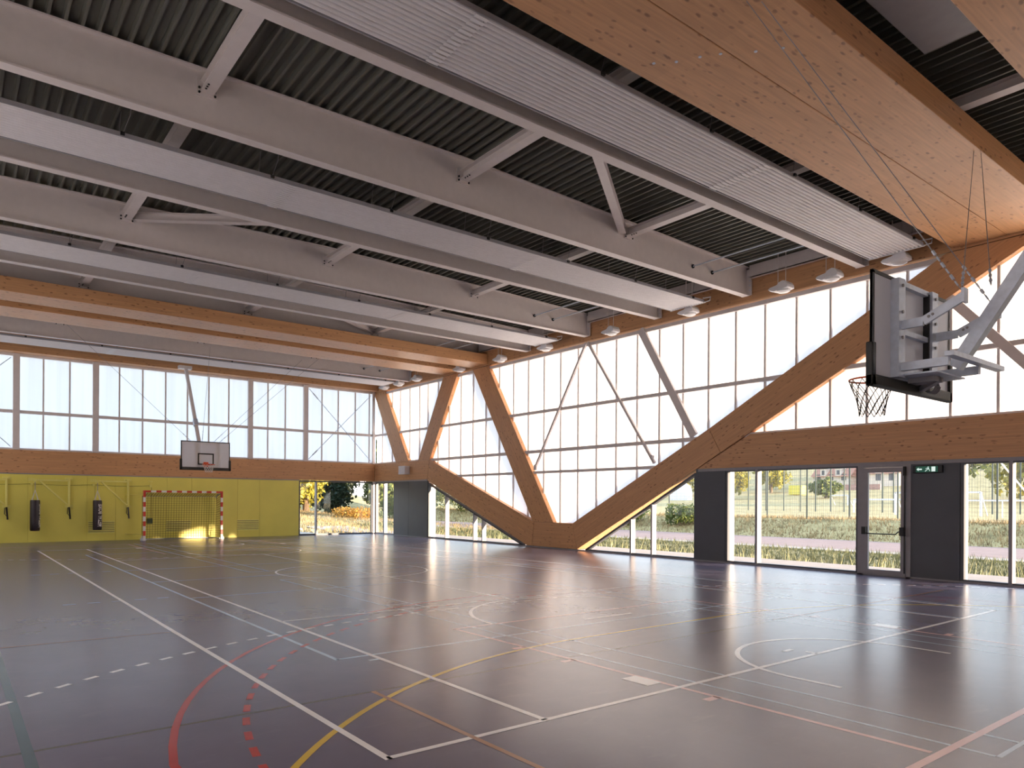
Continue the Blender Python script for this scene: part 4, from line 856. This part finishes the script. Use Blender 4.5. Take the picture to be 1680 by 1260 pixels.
m = MB(); m.box(-39, -27, 115, 115.4, gz(-30, 115)-.5, gz(-30, 115)+1.0); tag(m.build('garden_wall', BRICK), 'red brick garden wall below the far houses', 'wall')
m = MB(); y0 = 100; g = gz(-35, 100); m.box(-36.1, -33.9, y0, y0+2, g+0.1, g+1.75); hut = tag(m.build('storage_container', YELL, bevel=0.04), 'bright yellow container beyond the mesh fence', 'container')
m = MB(); g = gz(-36, 70); m.lathe([(1.7, 0), (1.75, 1.2), (1.4, 2.2), (0.5, 2.75), (0, 2.8)], (-36, 70, g+0.6), 24); tag(m.build('storage_tank', WHITE), 'rounded white tank seen beside the narrow grey panel', 'tank')
def pitch_goal(x, y, w_, h_, lab, ang=0.0):
    g = gz(x, y); t = thing('pitch_goal', lab, 'goal', (x, y, g), 'white goals on the outdoor pitch'); c, s_ = math.cos(ang), math.sin(ang)
    for q in (0, w_): m = MB(); m.box(x+c*q-.06, x+c*q+.06, y+s_*q-.06, y+s_*q+.06, g-0.1, g+h_); m.build('goal_post', WHITE, t)
    m = MB(); m.bar((x, y, g+h_), (x+c*w_, y+s_*w_, g+h_), .12, .12); m.build('crossbar', WHITE, t)
    m = MB(); m.bar((x, y, g+h_), (x, y+1.2, g), .06, .06); m.bar((x+c*w_, y+s_*w_, g+h_), (x+c*w_, y+s_*w_+1.2, g), .06, .06); m.build('back_stays', WHITE, t)
pitch_goal(-12.5, 70, 2.2, 1.3, 'small white goal far out in the wide window')
pitch_goal(3.3, 44, 4.2, 1.1, 'wide white goal straddling the window edge and the exit door')
pitch_goal(9.8, 37, 5.5, 1.6, 'white goal seen through the right edge of the exit door')
# mesh fences
def mesh_fence(xs, y, h, lab, r_post, vert, horiz, mat=POSTG):
    f = thing('mesh_fence', lab, 'fence', (xs[0], y, gz(xs[0], y)))
    for x in xs: g = gz(x, y); m = MB(); m.box(x-r_post, x+r_post, y-r_post, y+r_post, g-.2, g+h); m.build('fence_post', mat, f)
    m = MB(); x = xs[0]; g = gz(0, y)
    while x < xs[-1]: m.box(x-.003, x+.003, y-.004, y+.004, g, g+h-.05); x += vert
    z = 0.1
    while z < h: m.box(xs[0], xs[-1], y-.004, y+.004, g+z-.003, g+z+.003); z += horiz
    m.build('wire_mesh', mat, f)
    return f
mesh_fence([3.78-2.53, 3.78, 6.3, 8.83, 11.41, 13.92, 16.49, 18.77, 21.05, 23.6, 26.1], 22.0, 4.2, 'near green mesh fence with tall dark posts on top of the bank', 0.035, 0.12, 0.2)
mesh_fence([-9.6, -7.72, -5.8, -3.90, -2.22, -0.73, 0.71, 1.93, 3.6, 5.25, 6.15, 8.0, 9.8, 11.6, 13.4, 15.2], 45.0, 4.4, 'far mesh fence with many dark posts around the pitch', 0.045, 0.3, 0.4)
m = MB(); m.box(15.5, 21.5, 33.96, 34.04, gz(18, 34)+1.0, gz(18, 34)+1.1); [m.box(q-.03, q+.03, 33.97, 34.03, gz(q, 34)-.1, gz(q, 34)+1.05) for q in (15.5, 17.5, 19.5, 21.5)]; tag(m.build('pitch_rail', WHITE), 'white handrail across the pitch in the right window', 'rail')
m = MB(); m.bar((20.6, 22.2, gz(20, 22)+3.6), (22.8, 23.6, gz(22, 23)), 0.07, 0.07); tag(m.build('fence_strut', WHITE), 'pale slanting strut against the near fence in the right window', 'strut')
m = MB(); m.box(6.9, 7.0, 47.9, 48, gz(7, 48), gz(7, 48)+3.4); tag(m.build('corner_pole', ORANGE), 'thin orange pole seen through the exit door', 'pole')
for o in bpy.data.objects:
    if '_org' in o.keys(): del o['_org']
